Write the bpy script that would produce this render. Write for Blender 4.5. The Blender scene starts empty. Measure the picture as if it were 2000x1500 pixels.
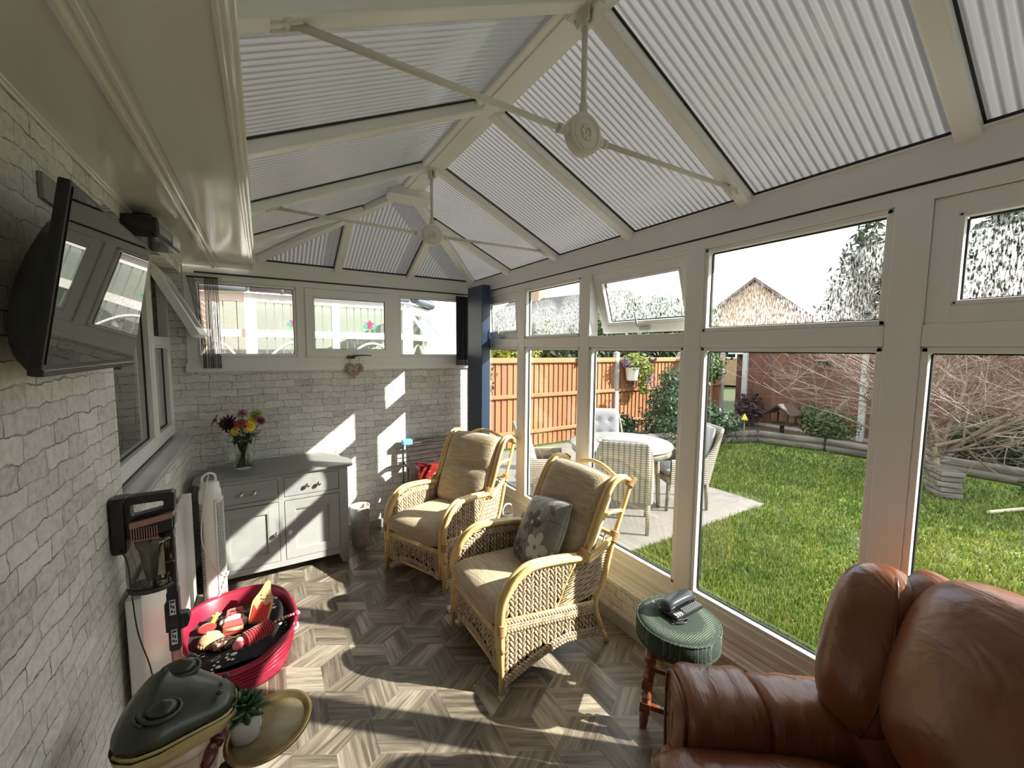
import bpy, bmesh, math, random
import numpy as np
from mathutils import Vector, Matrix, Euler, noise as mnoise
S = bpy.context.scene
COL = S.collection
PI = math.pi
random.seed(7)

# ---------------------------------------------------------------- camera
cam_d = bpy.data.cameras.new('camera'); cam = bpy.data.objects.new('camera', cam_d); COL.objects.link(cam)
cam_d.sensor_fit = 'HORIZONTAL'; cam_d.sensor_width = 36.0; cam_d.lens = 36.0 * 795.2463 / 2000.0
cam_d.clip_start = 0.02; cam_d.clip_end = 300
_y, _p, _r = math.radians(31.5466), math.radians(-4.81258), math.radians(0.48713)
_f = Vector((math.sin(_y) * math.cos(_p), math.cos(_y) * math.cos(_p), math.sin(_p)))
_rt = Vector((math.cos(_y), -math.sin(_y), 0)); _up = _rt.cross(_f)
_r2 = math.cos(_r) * _rt + math.sin(_r) * _up; _u2 = -math.sin(_r) * _rt + math.cos(_r) * _up
cam.matrix_world = Matrix(((_r2.x, _u2.x, -_f.x, 0), (_r2.y, _u2.y, -_f.y, 0), (_r2.z, _u2.z, -_f.z, 1.75), (0, 0, 0, 1)))
S.camera = cam

# ---------------------------------------------------------------- sun, sky, exposure
SUN_DIR = Vector((-1.0, 0.857, -0.80)).normalized()
sd = bpy.data.lights.new('sun', 'SUN'); sd.energy = 11.5; sd.angle = math.radians(0.6); sd.color = (1.0, 0.93, 0.83)
so = bpy.data.objects.new('sun', sd); COL.objects.link(so)
so.rotation_euler = SUN_DIR.to_track_quat('-Z', 'Y').to_euler(); so.location = (8, -6, 8)
w = bpy.data.worlds.new('sky'); S.world = w; w.use_nodes = True
nt = w.node_tree; nt.nodes.clear()
def N(t, **k):
    n = nt.nodes.new(t)
    for a, b in k.items(): setattr(n, a, b)
    return n
tc = N('ShaderNodeTexCoord'); mp = N('ShaderNodeMapping'); mp.inputs['Scale'].default_value = (1.0, 1.0, 2.6)
nz = N('ShaderNodeTexNoise'); nz.inputs['Scale'].default_value = 2.2; nz.inputs['Detail'].default_value = 7; nz.inputs['Roughness'].default_value = .58
rp = N('ShaderNodeValToRGB'); rp.color_ramp.elements[0].position = .36; rp.color_ramp.elements[1].position = .52
rp.color_ramp.elements[0].color = (.46, .62, .88, 1); rp.color_ramp.elements[1].color = (1.3, 1.26, 1.18, 1)
bg = N('ShaderNodeBackground'); bg.inputs['Strength'].default_value = 2.0; ow = N('ShaderNodeOutputWorld')
L = nt.links.new
L(tc.outputs['Generated'], mp.inputs[0]); L(mp.outputs[0], nz.inputs['Vector']); L(nz.outputs[0], rp.inputs[0])
L(rp.outputs[0], bg.inputs[0]); L(bg.outputs[0], ow.inputs[0])
vs = S.view_settings
vs.view_transform = 'Standard'; vs.look = 'None'; vs.gamma = 1.0; vs.exposure = 0.5; vs.use_curve_mapping = False
cy = S.cycles
cy.max_bounces = 10; cy.diffuse_bounces = 5; cy.glossy_bounces = 5; cy.transmission_bounces = 6; cy.transparent_max_bounces = 24
cy.sample_clamp_indirect = 6.0; cy.caustics_reflective = False; cy.caustics_refractive = False

# ---------------------------------------------------------------- mesh helpers
class MB:
    def __init__(s): s.v = []; s.f = []; s.m = []; s.s = []
    def add(s, vs, fs, mat=0, smooth=False, M=None):
        o = len(s.v)
        s.v += [tuple(M @ Vector(p)) for p in vs] if M is not None else [tuple(p) for p in vs]
        for f in fs: s.f.append(tuple(i + o for i in f))
        s.m += [mat] * len(fs); s.s += [smooth] * len(fs); return s
    def box(s, a, b, mat=0, M=None, bev=0.0):
        a = Vector(a); b = Vector(b)
        if bev > 0:
            bm = bmesh.new(); bmesh.ops.create_cube(bm, size=1)
            for v in bm.verts: v.co = Vector(((a[i] + b[i]) / 2 + v.co[i] * (b[i] - a[i]) for i in range(3)))
            bmesh.ops.bevel(bm, geom=bm.edges[:], offset=min(bev, .49 * min(abs(b[i] - a[i]) for i in range(3))), segments=2, affect='EDGES', profile=.6)
            bm.verts.ensure_lookup_table(); bm.verts.index_update()
            s.add([v.co[:] for v in bm.verts], [[v.index for v in f.verts] for f in bm.faces], mat, False, M); bm.free(); return s
        x0, y0, z0 = a; x1, y1, z1 = b
        return s.add([(x0, y0, z0), (x1, y0, z0), (x1, y1, z0), (x0, y1, z0), (x0, y0, z1), (x1, y0, z1), (x1, y1, z1), (x0, y1, z1)],
                     [(0, 3, 2, 1), (4, 5, 6, 7), (0, 1, 5, 4), (1, 2, 6, 5), (2, 3, 7, 6), (3, 0, 4, 7)], mat, False, M)
    def bar(s, p0, p1, wd, ht, up=(0, 0, 1), mat=0, bev=0.0):
        p0 = Vector(p0); p1 = Vector(p1); d = p1 - p0; l = d.length; d.normalize()
        x = d.cross(Vector(up)).normalized(); u = x.cross(d).normalized()
        M = Matrix(((x.x, d.x, u.x, p0.x), (x.y, d.y, u.y, p0.y), (x.z, d.z, u.z, p0.z), (0, 0, 0, 1)))
        return s.box((-wd / 2, 0, -ht / 2), (wd / 2, l, ht / 2), mat, M, bev)
    def tube(s, pts, r, seg=8, mat=0, closed=False, caps=True, M=None, flat=1.0):
        pts = [Vector(p) for p in pts]; n = len(pts); rs = r if isinstance(r, (list, tuple)) else [r] * n
        T = []
        for i in range(n):
            a = pts[(i - 1) % n] if (closed or i > 0) else pts[i]; b = pts[(i + 1) % n] if (closed or i < n - 1) else pts[i]
            t = b - a; T.append(t.normalized() if t.length > 1e-9 else Vector((0, 0, 1)))
        ref = Vector((0, 0, 1)) if abs(T[0].z) < .9 else Vector((1, 0, 0))
        u = (ref - T[0] * ref.dot(T[0])).normalized(); vs = []
        for i in range(n):
            u = (u - T[i] * u.dot(T[i])); u = u.normalized() if u.length > 1e-6 else T[i].orthogonal().normalized()
            w_ = T[i].cross(u)
            for k in range(seg):
                a = 2 * PI * k / seg; vs.append(pts[i] + (u * math.cos(a) * flat + w_ * math.sin(a)) * rs[i])
        fs = []
        for i in range(n if closed else n - 1):
            j = (i + 1) % n
            for k in range(seg): fs.append((i * seg + k, i * seg + (k + 1) % seg, j * seg + (k + 1) % seg, j * seg + k))
        s.add(vs, fs, mat, True, M)
        if caps and not closed:
            o = len(s.v) - len(vs)
            s.f.append(tuple(o + k for k in reversed(range(seg)))); s.f.append(tuple(o + (n - 1) * seg + k for k in range(seg)))
            s.m += [mat] * 2; s.s += [False] * 2
        return s
    def lathe(s, prof, seg=24, mat=0, M=None, sx=1.0, sy=1.0, smooth=True):
        vs = []; n = len(prof)
        for r, z in prof:
            for k in range(seg):
                a = 2 * PI * k / seg; vs.append((r * math.cos(a) * sx, r * math.sin(a) * sy, z))
        fs = [(i * seg + k, i * seg + (k + 1) % seg, (i + 1) * seg + (k + 1) % seg, (i + 1) * seg + k) for i in range(n - 1) for k in range(seg)]
        s.add(vs, fs, mat, smooth, M)
        o = len(s.v) - len(vs)
        if prof[0][0] > 1e-5: s.f.append(tuple(o + k for k in reversed(range(seg)))); s.m.append(mat); s.s.append(False)
        if prof[-1][0] > 1e-5: s.f.append(tuple(o + (n - 1) * seg + k for k in range(seg))); s.m.append(mat); s.s.append(False)
        return s
    def ell(s, c, r, seg=12, rings=8, mat=0, R=None, M=None):
        c = Vector(c); r = (r, r, r) if isinstance(r, (int, float)) else r; vs = []
        for i in range(rings + 1):
            t = PI * i / rings
            for k in range(seg):
                a = 2 * PI * k / seg; p = Vector((r[0] * math.sin(t) * math.cos(a), r[1] * math.sin(t) * math.sin(a), r[2] * math.cos(t)))
                vs.append(c + (R @ p if R is not None else p))
        fs = [(i * seg + k, (i + 1) * seg + k, (i + 1) * seg + (k + 1) % seg, i * seg + (k + 1) % seg) for i in range(rings) for k in range(seg)]
        return s.add(vs, fs, mat, True, M)
    def sheet(s, nu, nv, fn, mat=0, smooth=True, cu=False, cv=False, M=None):
        vs = [fn(i / (nu if cu else nu - 1), j / (nv if cv else nv - 1)) for i in range(nu) for j in range(nv)]
        fs = []
        for i in range(nu if cu else nu - 1):
            for j in range(nv if cv else nv - 1):
                fs.append((i * nv + j, ((i + 1) % nu) * nv + j, ((i + 1) % nu) * nv + (j + 1) % nv, i * nv + (j + 1) % nv))
        return s.add(vs, fs, mat, smooth, M)
    def prism(s, poly, z0, z1, mat=0, M=None):
        n = len(poly); vs = [(x, y, z0) for x, y in poly] + [(x, y, z1) for x, y in poly]
        fs = [tuple(reversed(range(n))), tuple(range(n, 2 * n))] + [(i, (i + 1) % n, n + (i + 1) % n, n + i) for i in range(n)]
        return s.add(vs, fs, mat, False, M)
    def pillow(s, w_, d, h, n=18, p=4.0, q=.45, mat=0, M=None, puff=0.0, seam=None, corner=.05):
        def prof(a): return max(0.0, 1 - abs(a) ** p) ** q
        def mk(sg):
            def fn(u, v):
                a, b = math.sin((u * 2 - 1) * PI / 2), math.sin((v * 2 - 1) * PI / 2)
                e = 1 - corner * (a * a * b * b)
                return (a * w_ / 2 * e, b * d / 2 * e, sg * h / 2 * prof(a) * prof(b) * (1 + puff * (1 - a * a) * (1 - b * b)))
            return fn
        s.sheet(n, n, mk(1), mat, True, M=M)
        o = len(s.f); s.sheet(n, n, mk(-1), mat, True, M=M)
        for i in range(o, len(s.f)): s.f[i] = tuple(reversed(s.f[i]))
        if seam is not None:
            pts = []
            for k in range(56):
                a = k / 56 * 4; side = int(a); t = (a - side) * 2 - 1
                u, v = [(t, -1), (1, t), (-t, 1), (-1, -t)][side]
                e = 1 - corner * (u * u * v * v); pts.append((u * w_ / 2 * e, v * d / 2 * e, 0))
            s.tube(pts, seam, 6, mat, closed=True, M=M)
        return s
    def build(s, name, mats, parent=None, loc=None, rot=None):
        me = bpy.data.meshes.new(name); me.from_pydata(s.v, [], s.f)
        for m_ in (mats if isinstance(mats, (list, tuple)) else [mats]): me.materials.append(m_)
        me.polygons.foreach_set('material_index', s.m); me.polygons.foreach_set('use_smooth', s.s); me.update()
        o = bpy.data.objects.new(name, me); COL.objects.link(o)
        if parent is not None: o.parent = parent
        if loc is not None: o.location = loc
        if rot is not None: o.rotation_euler = rot
        return o

def arr_mesh(name, V, F4, mats, parent=None, F3=None):
    """mesh from numpy arrays: V (n,3), quads (m,4) or triangles (m,3)"""
    F = F4 if F4 is not None else F3
    k = F.shape[1]; me = bpy.data.meshes.new(name)
    me.vertices.add(len(V)); me.vertices.foreach_set('co', V.astype(np.float32).ravel())
    me.loops.add(F.size); me.loops.foreach_set('vertex_index', F.astype(np.int32).ravel())
    me.polygons.add(len(F)); me.polygons.foreach_set('loop_start', np.arange(0, F.size, k, dtype=np.int32))
    me.polygons.foreach_set('loop_total', np.full(len(F), k, dtype=np.int32))
    for m_ in (mats if isinstance(mats, (list, tuple)) else [mats]): me.materials.append(m_)
    me.update(calc_edges=True); me.validate()
    o = bpy.data.objects.new(name, me); COL.objects.link(o)
    if parent is not None: o.parent = parent
    return o
def tag(o, label, cat, group=None, kind=None):
    o['label'] = label; o['category'] = cat
    if group: o['group'] = group
    if kind: o['kind'] = kind
    return o
def thing(name, label, cat, loc=(0, 0, 0), rz=0.0, group=None, rot=None):
    o = bpy.data.objects.new(name, None); COL.objects.link(o); o.empty_display_size = .05
    o.location = loc; o.rotation_euler = rot if rot is not None else (0, 0, rz)
    return tag(o, label, cat, group)
def struct(o, label=None):
    o['kind'] = 'structure'
    if label: o['label'] = label
    return o
def sroot(name, label=None):
    o = bpy.data.objects.new(name, None); COL.objects.link(o); o.empty_display_size = .05
    return struct(o, label)
def dup(root, loc, rz, label, group=None):
    r = root.copy(); COL.objects.link(r); r.location = loc; r.rotation_euler = (0, 0, rz); r['label'] = label
    if group: r['group'] = group
    for ch in list(root.children):
        c = ch.copy(); COL.objects.link(c); c.parent = r
        for g in list(ch.children):
            d = g.copy(); COL.objects.link(d); d.parent = c
    return r
def bez(pts, n=10):
    """Catmull-Rom through points"""
    P = [Vector(p) for p in pts]; P = [P[0] * 2 - P[1]] + P + [P[-1] * 2 - P[-2]]; out = []
    for i in range(1, len(P) - 2):
        for k in range(n):
            t = k / n; a, b, c, d = P[i - 1], P[i], P[i + 1], P[i + 2]
            out.append(.5 * ((2 * b) + (c - a) * t + (2 * a - 5 * b + 4 * c - d) * t * t + (3 * b - a - 3 * c + d) * t ** 3))
    out.append(P[-2]); return out
def rotM(rx=0, ry=0, rz=0, loc=(0, 0, 0)): return Matrix.Translation(loc) @ Euler((rx, ry, rz)).to_matrix().to_4x4()

# ---------------------------------------------------------------- material helpers
def newmat(name):
    m_ = bpy.data.materials.new(name); m_.use_nodes = True; t = m_.node_tree; t.nodes.clear()
    o = t.nodes.new('ShaderNodeOutputMaterial'); b = t.nodes.new('ShaderNodeBsdfPrincipled'); t.links.new(b.outputs[0], o.inputs[0])
    return m_, t, b, o
def nd(t, kind, **k):
    n = t.nodes.new(kind)
    for a, b in k.items():
        if a in n.inputs: n.inputs[a].default_value = b
        else: setattr(n, a, b)
    return n
def rgb(c): return (c[0], c[1], c[2], 1.0)
def pm(name, c, rough=.5, metal=0.0, c2=None, scale=8.0, sx=(1, 1, 1), detail=4, bump=0.0, bscale=None, spec=.5, coat=0.0, lo=.35, hi=.65, sheen=0.0, sss=0.0):
    """principled with optional two-colour noise and bump noise, object coordinates"""
    m_, t, b, o = newmat(name)
    b.inputs['Base Color'].default_value = rgb(c); b.inputs['Roughness'].default_value = rough; b.inputs['Metallic'].default_value = metal
    b.inputs['Specular IOR Level'].default_value = spec; b.inputs['Coat Weight'].default_value = coat; b.inputs['Sheen Weight'].default_value = sheen
    if c2 is not None or bump:
        co = nd(t, 'ShaderNodeTexCoord'); mp_ = nd(t, 'ShaderNodeMapping'); mp_.inputs['Scale'].default_value = sx
        t.links.new(co.outputs['Object'], mp_.inputs[0])
    if c2 is not None:
        n = nd(t, 'ShaderNodeTexNoise', Scale=scale, Detail=detail); t.links.new(mp_.outputs[0], n.inputs['Vector'])
        r = nd(t, 'ShaderNodeValToRGB'); r.color_ramp.elements[0].position = lo; r.color_ramp.elements[1].position = hi
        r.color_ramp.elements[0].color = rgb(c); r.color_ramp.elements[1].color = rgb(c2)
        t.links.new(n.outputs[0], r.inputs[0]); t.links.new(r.outputs[0], b.inputs['Base Color'])
    if bump:
        n2 = nd(t, 'ShaderNodeTexNoise', Scale=bscale or scale, Detail=detail); t.links.new(mp_.outputs[0], n2.inputs['Vector'])
        bu = nd(t, 'ShaderNodeBump', Strength=bump, Distance=.01); t.links.new(n2.outputs[0], bu.inputs['Height']); t.links.new(bu.outputs[0], b.inputs['Normal'])
    return m_

def brick_paper(name, ax):
    """printed brick wallpaper; ax = which object axis runs along the wall"""
    m_, t, b, o = newmat(name); b.inputs['Roughness'].default_value = .62; b.inputs['Specular IOR Level'].default_value = .35
    co = nd(t, 'ShaderNodeTexCoord'); se = nd(t, 'ShaderNodeSeparateXYZ'); cb = nd(t, 'ShaderNodeCombineXYZ')
    t.links.new(co.outputs['Object'], se.inputs[0]); t.links.new(se.outputs[ax], cb.inputs[0]); t.links.new(se.outputs[2], cb.inputs[1])
    n1 = nd(t, 'ShaderNodeTexNoise', Scale=8.0, Detail=5.0, Roughness=.62); t.links.new(cb.outputs[0], n1.inputs['Vector'])
    sub = nd(t, 'ShaderNodeVectorMath', operation='SUBTRACT'); sub.inputs[1].default_value = (.5, .5, .5); t.links.new(n1.outputs['Color'], sub.inputs[0])
    sc = nd(t, 'ShaderNodeVectorMath', operation='SCALE'); sc.inputs['Scale'].default_value = .055; t.links.new(sub.outputs[0], sc.inputs[0])
    ad = nd(t, 'ShaderNodeVectorMath', operation='ADD'); t.links.new(cb.outputs[0], ad.inputs[0]); t.links.new(sc.outputs[0], ad.inputs[1])
    br = nd(t, 'ShaderNodeTexBrick'); br.offset = .45; br.squash = .82; br.squash_frequency = 3
    for k, v in (('Scale', 1.0), ('Brick Width', .18), ('Row Height', .059), ('Mortar Size', .0026), ('Mortar Smooth', .35), ('Bias', 0.0)): br.inputs[k].default_value = v
    br.inputs['Color1'].default_value = (0.0, 0, 0, 1); br.inputs['Color2'].default_value = (1, 1, 1, 1); br.inputs['Mortar'].default_value = (.5, .5, .5, 1)
    t.links.new(ad.outputs[0], br.inputs['Vector'])
    n2 = nd(t, 'ShaderNodeTexNoise', Scale=5.0, Detail=6.0, Roughness=.65); t.links.new(cb.outputs[0], n2.inputs['Vector'])
    n3 = nd(t, 'ShaderNodeTexNoise', Scale=42.0, Detail=5.0, Roughness=.7); t.links.new(cb.outputs[0], n3.inputs['Vector'])
    m1 = nd(t, 'ShaderNodeMix', data_type='FLOAT'); m1.inputs[0].default_value = .68
    t.links.new(br.outputs['Color'], m1.inputs[2]); t.links.new(n2.outputs[0], m1.inputs[3])
    m2 = nd(t, 'ShaderNodeMix', data_type='FLOAT'); m2.inputs[0].default_value = .56
    t.links.new(m1.outputs[0], m2.inputs[2]); t.links.new(n3.outputs[0], m2.inputs[3])
    r = nd(t, 'ShaderNodeValToRGB'); e = r.color_ramp.elements
    e[0].position = .30; e[0].color = (.34, .335, .32, 1); e[1].position = .60; e[1].color = (.82, .80, .755, 1)
    e2 = e.new(.43); e2.color = (.62, .605, .57, 1); t.links.new(m2.outputs[0], r.inputs[0])
    mx = nd(t, 'ShaderNodeMix', data_type='RGBA'); mx.inputs[7].default_value = (.19, .185, .172, 1)
    n4 = nd(t, 'ShaderNodeTexNoise', Scale=7.0, Detail=3.0); t.links.new(cb.outputs[0], n4.inputs['Vector'])
    rr = nd(t, 'ShaderNodeMapRange'); rr.inputs[1].default_value = .35; rr.inputs[2].default_value = .62; rr.inputs[3].default_value = .35; rr.inputs[4].default_value = 1.0
    t.links.new(n4.outputs[0], rr.inputs[0])
    mu = nd(t, 'ShaderNodeMath', operation='MULTIPLY'); t.links.new(br.outputs['Fac'], mu.inputs[0]); t.links.new(rr.outputs[0], mu.inputs[1])
    t.links.new(mu.outputs[0], mx.inputs[0]); t.links.new(r.outputs[0], mx.inputs[6]); t.links.new(mx.outputs[2], b.inputs['Base Color'])
    bu = nd(t, 'ShaderNodeBump', Strength=.25, Distance=.004); bu.invert = True
    t.links.new(br.outputs['Fac'], bu.inputs['Height']); t.links.new(bu.outputs[0], b.inputs['Normal'])
    return m_

def schlick(t, f0=.045):
    """two-sided fresnel factor for thin sheets"""
    ge = nd(t, 'ShaderNodeNewGeometry'); dt = nd(t, 'ShaderNodeVectorMath', operation='DOT_PRODUCT')
    t.links.new(ge.outputs['Incoming'], dt.inputs[0]); t.links.new(ge.outputs['Normal'], dt.inputs[1])
    ab = nd(t, 'ShaderNodeMath', operation='ABSOLUTE'); t.links.new(dt.outputs['Value'], ab.inputs[0])
    om = nd(t, 'ShaderNodeMath', operation='SUBTRACT'); om.inputs[0].default_value = 1.0; t.links.new(ab.outputs[0], om.inputs[1])
    pw = nd(t, 'ShaderNodeMath', operation='POWER'); pw.inputs[1].default_value = 5.0; t.links.new(om.outputs[0], pw.inputs[0])
    ma = nd(t, 'ShaderNodeMath', operation='MULTIPLY_ADD'); ma.inputs[1].default_value = 1 - f0; ma.inputs[2].default_value = f0; t.links.new(pw.outputs[0], ma.inputs[0])
    return ma.outputs[0]
def glass_pane(name, tint=(1, 1, 1), mist=0.0, seed=0.0, zlo=None, zhi=None, ax=1, refl=1.0):
    """thin window glass: clear with fresnel reflection; mist > 0 adds condensation drops and runs"""
    m_, t, b, o = newmat(name); t.nodes.remove(b)
    tr = nd(t, 'ShaderNodeBsdfTransparent'); tr.inputs[0].default_value = rgb(tint); gl = nd(t, 'ShaderNodeBsdfGlossy', Roughness=0.0)
    mu = nd(t, 'ShaderNodeMath', operation='MULTIPLY'); mu.inputs[1].default_value = refl; t.links.new(schlick(t), mu.inputs[0])
    mx = nd(t, 'ShaderNodeMixShader'); t.links.new(mu.outputs[0], mx.inputs[0]); t.links.new(tr.outputs[0], mx.inputs[1]); t.links.new(gl.outputs[0], mx.inputs[2])
    out = mx
    if mist > 0:
        co = nd(t, 'ShaderNodeTexCoord'); mp1 = nd(t, 'ShaderNodeMapping'); mp1.inputs['Location'].default_value = (seed, seed * 1.7, seed * .6)
        t.links.new(co.outputs['Object'], mp1.inputs[0])
        mp2 = nd(t, 'ShaderNodeMapping'); mp2.inputs['Scale'].default_value = (190, 190, 52); t.links.new(mp1.outputs[0], mp2.inputs[0])
        n1 = nd(t, 'ShaderNodeTexNoise', Scale=1.0, Detail=3.0, Roughness=.65); t.links.new(mp2.outputs[0], n1.inputs['Vector'])
        n2 = nd(t, 'ShaderNodeTexNoise', Scale=3.2, Detail=2.0); t.links.new(mp1.outputs[0], n2.inputs['Vector'])
        se = nd(t, 'ShaderNodeSeparateXYZ'); t.links.new(co.outputs['Object'], se.inputs[0])
        zr = nd(t, 'ShaderNodeMapRange'); zr.inputs[1].default_value = zlo; zr.inputs[2].default_value = zhi; zr.inputs[3].default_value = .22; zr.inputs[4].default_value = -.12
        t.links.new(se.outputs[2], zr.inputs[0])
        a1 = nd(t, 'ShaderNodeMath', operation='ADD'); t.links.new(n2.outputs[0], a1.inputs[0]); t.links.new(zr.outputs[0], a1.inputs[1])
        r2 = nd(t, 'ShaderNodeMapRange'); r2.inputs[1].default_value = .42; r2.inputs[2].default_value = .62; t.links.new(a1.outputs[0], r2.inputs[0])
        r1 = nd(t, 'ShaderNodeMapRange'); r1.inputs[1].default_value = .44; r1.inputs[2].default_value = .60; t.links.new(n1.outputs[0], r1.inputs[0])
        mm = nd(t, 'ShaderNodeMath', operation='MULTIPLY'); t.links.new(r1.outputs[0], mm.inputs[0]); t.links.new(r2.outputs[0], mm.inputs[1])
        m3 = nd(t, 'ShaderNodeMath', operation='MULTIPLY'); m3.inputs[1].default_value = mist; t.links.new(mm.outputs[0], m3.inputs[0])
        tl = nd(t, 'ShaderNodeBsdfTranslucent'); tl.inputs[0].default_value = (.80, .82, .86, 1)
        mx2 = nd(t, 'ShaderNodeMixShader'); t.links.new(m3.outputs[0], mx2.inputs[0]); t.links.new(mx.outputs[0], mx2.inputs[1]); t.links.new(tl.outputs[0], mx2.inputs[2])
        out = mx2
    t.links.new(out.outputs[0], o.inputs[0]); return m_

def wood(name, c1, c2, axis=0, scale=14.0, rough=.5, coat=0.0, stretch=.08, bump=.1):
    sx = [1, 1, 1]; sx[axis] = stretch
    return pm(name, c1, rough, c2=c2, scale=scale, sx=tuple(sx), detail=6, bump=bump, coat=coat, lo=.3, hi=.7)

WHITE = pm('white_pvc', (.86, .85, .825), .30, c2=(.83, .82, .79), scale=3.0)
SOFFIT = pm('gloss_pvc_board', (.74, .725, .68), .10, spec=.5)
GASKET = pm('black_gasket', (.012, .012, .014), .5)
BLACK = pm('black_plastic', (.012, .012, .013), .35)
CHROME = pm('chrome', (.75, .75, .76), .12, 1.0)
# ================================================================ THE ROOM
XL, XR, YB, YF = -.50, 1.88, 3.98, -1.70           # wall faces
EZ, RZ, RX = 2.455, 2.915, .95                      # eave glazing height, ridge glazing height, ridge line
SL = (RZ - EZ) / (1.96 - RX)
PAPER_Y = brick_paper('brick_wallpaper_side', 1); PAPER_X = brick_paper('brick_wallpaper_end', 0)
PLAST = pm('white_plaster', (.7, .69, .66), .8)
SKIRT = pm('grey_painted_skirting', (.34, .345, .34), .45)

# floor: vinyl of three-way plank blocks, each block two planks with its own grain direction
def wood_dir(name, ang):
    m_, t, b, o = newmat(name); b.inputs['Roughness'].default_value = .36; b.inputs['Specular IOR Level'].default_value = .45
    co = nd(t, 'ShaderNodeTexCoord'); mr = nd(t, 'ShaderNodeMapping'); mr.inputs['Rotation'].default_value = (0, 0, -ang)
    t.links.new(co.outputs['Object'], mr.inputs[0])
    ms = nd(t, 'ShaderNodeMapping'); ms.inputs['Scale'].default_value = (3.0, 42, 1); t.links.new(mr.outputs[0], ms.inputs[0])
    at = nd(t, 'ShaderNodeAttribute'); at.attribute_name = 'plank'
    va = nd(t, 'ShaderNodeVectorMath', operation='ADD'); t.links.new(ms.outputs[0], va.inputs[0])
    sc = nd(t, 'ShaderNodeVectorMath', operation='SCALE'); sc.inputs['Scale'].default_value = 37.0; t.links.new(at.outputs['Color'], sc.inputs[0]); t.links.new(sc.outputs[0], va.inputs[1])
    n = nd(t, 'ShaderNodeTexNoise', Scale=1.0, Detail=6.0, Roughness=.62, Distortion=.6); t.links.new(va.outputs[0], n.inputs['Vector'])
    r = nd(t, 'ShaderNodeValToRGB'); e = r.color_ramp.elements; e[0].position = .30; e[0].color = (.085, .071, .053, 1); e[1].position = .70; e[1].color = (.39, .345, .27, 1)
    e2 = e.new(.5); e2.color = (.20, .17, .131, 1)
    sp = nd(t, 'ShaderNodeSeparateColor'); t.links.new(at.outputs['Color'], sp.inputs[0])
    sh = nd(t, 'ShaderNodeMapRange'); sh.inputs[3].default_value = -.11; sh.inputs[4].default_value = .11; t.links.new(sp.outputs[0], sh.inputs[0])
    a2 = nd(t, 'ShaderNodeMath', operation='ADD'); t.links.new(n.outputs[0], a2.inputs[0]); t.links.new(sh.outputs[0], a2.inputs[1])
    t.links.new(a2.outputs[0], r.inputs[0]); t.links.new(r.outputs[0], b.inputs['Base Color'])
    bu = nd(t, 'ShaderNodeBump', Strength=.12, Distance=.003); t.links.new(n.outputs[0], bu.inputs['Height']); t.links.new(bu.outputs[0], b.inputs['Normal'])
    return m_
def make_floor():
    bm = bmesh.new(); lay = bm.loops.layers.color.new('plank'); s = .19
    D = [Vector((math.cos(a), math.sin(a), 0)) * s for a in (math.radians(-90), math.radians(30), math.radians(150))]
    rnd = random.Random(3)
    O = Vector((.213, 2.34, 0)); A = D[0] - D[1]; B = D[1] - D[2]
    for i in range(-26, 27):
        for j in range(-26, 27):
            p = O + A * i + B * j
            if not (-1.2 < p.x < 2.6 and -2.4 < p.y < 4.6): continue
            for k in range(3):
                u, v = D[k], D[(k + 1) % 3]
                for h in (0, .5):
                    q = [p + v * h, p + v * h + u, p + v * (h + .5) + u, p + v * (h + .5)]
                    f = bm.faces.new([bm.verts.new(x) for x in q]); f.material_index = k; f.normal_update()
                    if f.normal.z < 0: f.normal_flip()
                    c = (rnd.random(), rnd.random(), rnd.random(), 1)
                    for l in f.loops: l[lay] = c
    for co, no in (((XL, 0, 0), (-1, 0, 0)), ((XR, 0, 0), (1, 0, 0)), ((0, YB, 0), (0, 1, 0)), ((0, YF, 0), (0, -1, 0))):
        bmesh.ops.bisect_plane(bm, geom=bm.verts[:] + bm.edges[:] + bm.faces[:], plane_co=co, plane_no=no, clear_outer=True)
    me = bpy.data.meshes.new('floor'); bm.to_mesh(me); bm.free()
    for k, a in enumerate((-90, 30, 150)): me.materials.append(wood_dir('vinyl_plank_%d' % k, math.radians(a)))
    o = bpy.data.objects.new('floor', me); COL.objects.link(o); return struct(o)
make_floor()
g = MB(); g.box((XL - .4, YF - .3, -.14), (XR + .2, YB + .3, -.004)); struct(g.build('trim_8', PLAST))   # slab under the vinyl

# left wall with window recess
WY0, SILL = 2.185, 1.07
g = MB(); g.box((XL - .3, YF, 0), (XL, WY0, 2.37)); struct(g.build('wall_left', PAPER_Y))
g = MB(); g.box((XL - .3, WY0, 0), (XL, YB + .2, SILL - .03)); struct(g.build('wall_left_lower', PAPER_Y))
g = MB(); g.box((XL - .3, WY0, 2.30), (XL, YB + .2, 2.37)); struct(g.build('wall_left_upper', PAPER_Y))
# back wall below its window, right dwarf wall, wall behind the camera
g = MB(); g.box((XL - .3, YB, 0), (1.89, YB + .12, 1.555)); struct(g.build('wall_back', PAPER_X))
g = MB(); g.box((XL - .3, YB, 1.555), (-.49, YB + .12, 2.37)); struct(g.build('wall_back_upper', PAPER_X))
g = MB(); g.box((1.888, YB - .012, 0), (1.905, YB + .13, 1.56)); struct(g.build('trim_1', WHITE))
g = MB(); g.box((XR, YF, 0), (XR + .2, YB + .15, .265)); struct(g.build('wall_right', PAPER_Y))
g = MB(); g.box((XL - .3, YF - .15, 0), (XR + .2, YF, 2.95)); struct(g.build('wall_front', PLAST))
g = MB(); g.box((.0, YB - .015, 0), (XR, YB, .085), bev=.004); struct(g.build('baseboard_back', SKIRT))
g = MB(); g.box((XR - .015, YF, 0), (XR, YB - .015, .085), bev=.004); struct(g.build('baseboard_right', SKIRT))

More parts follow.
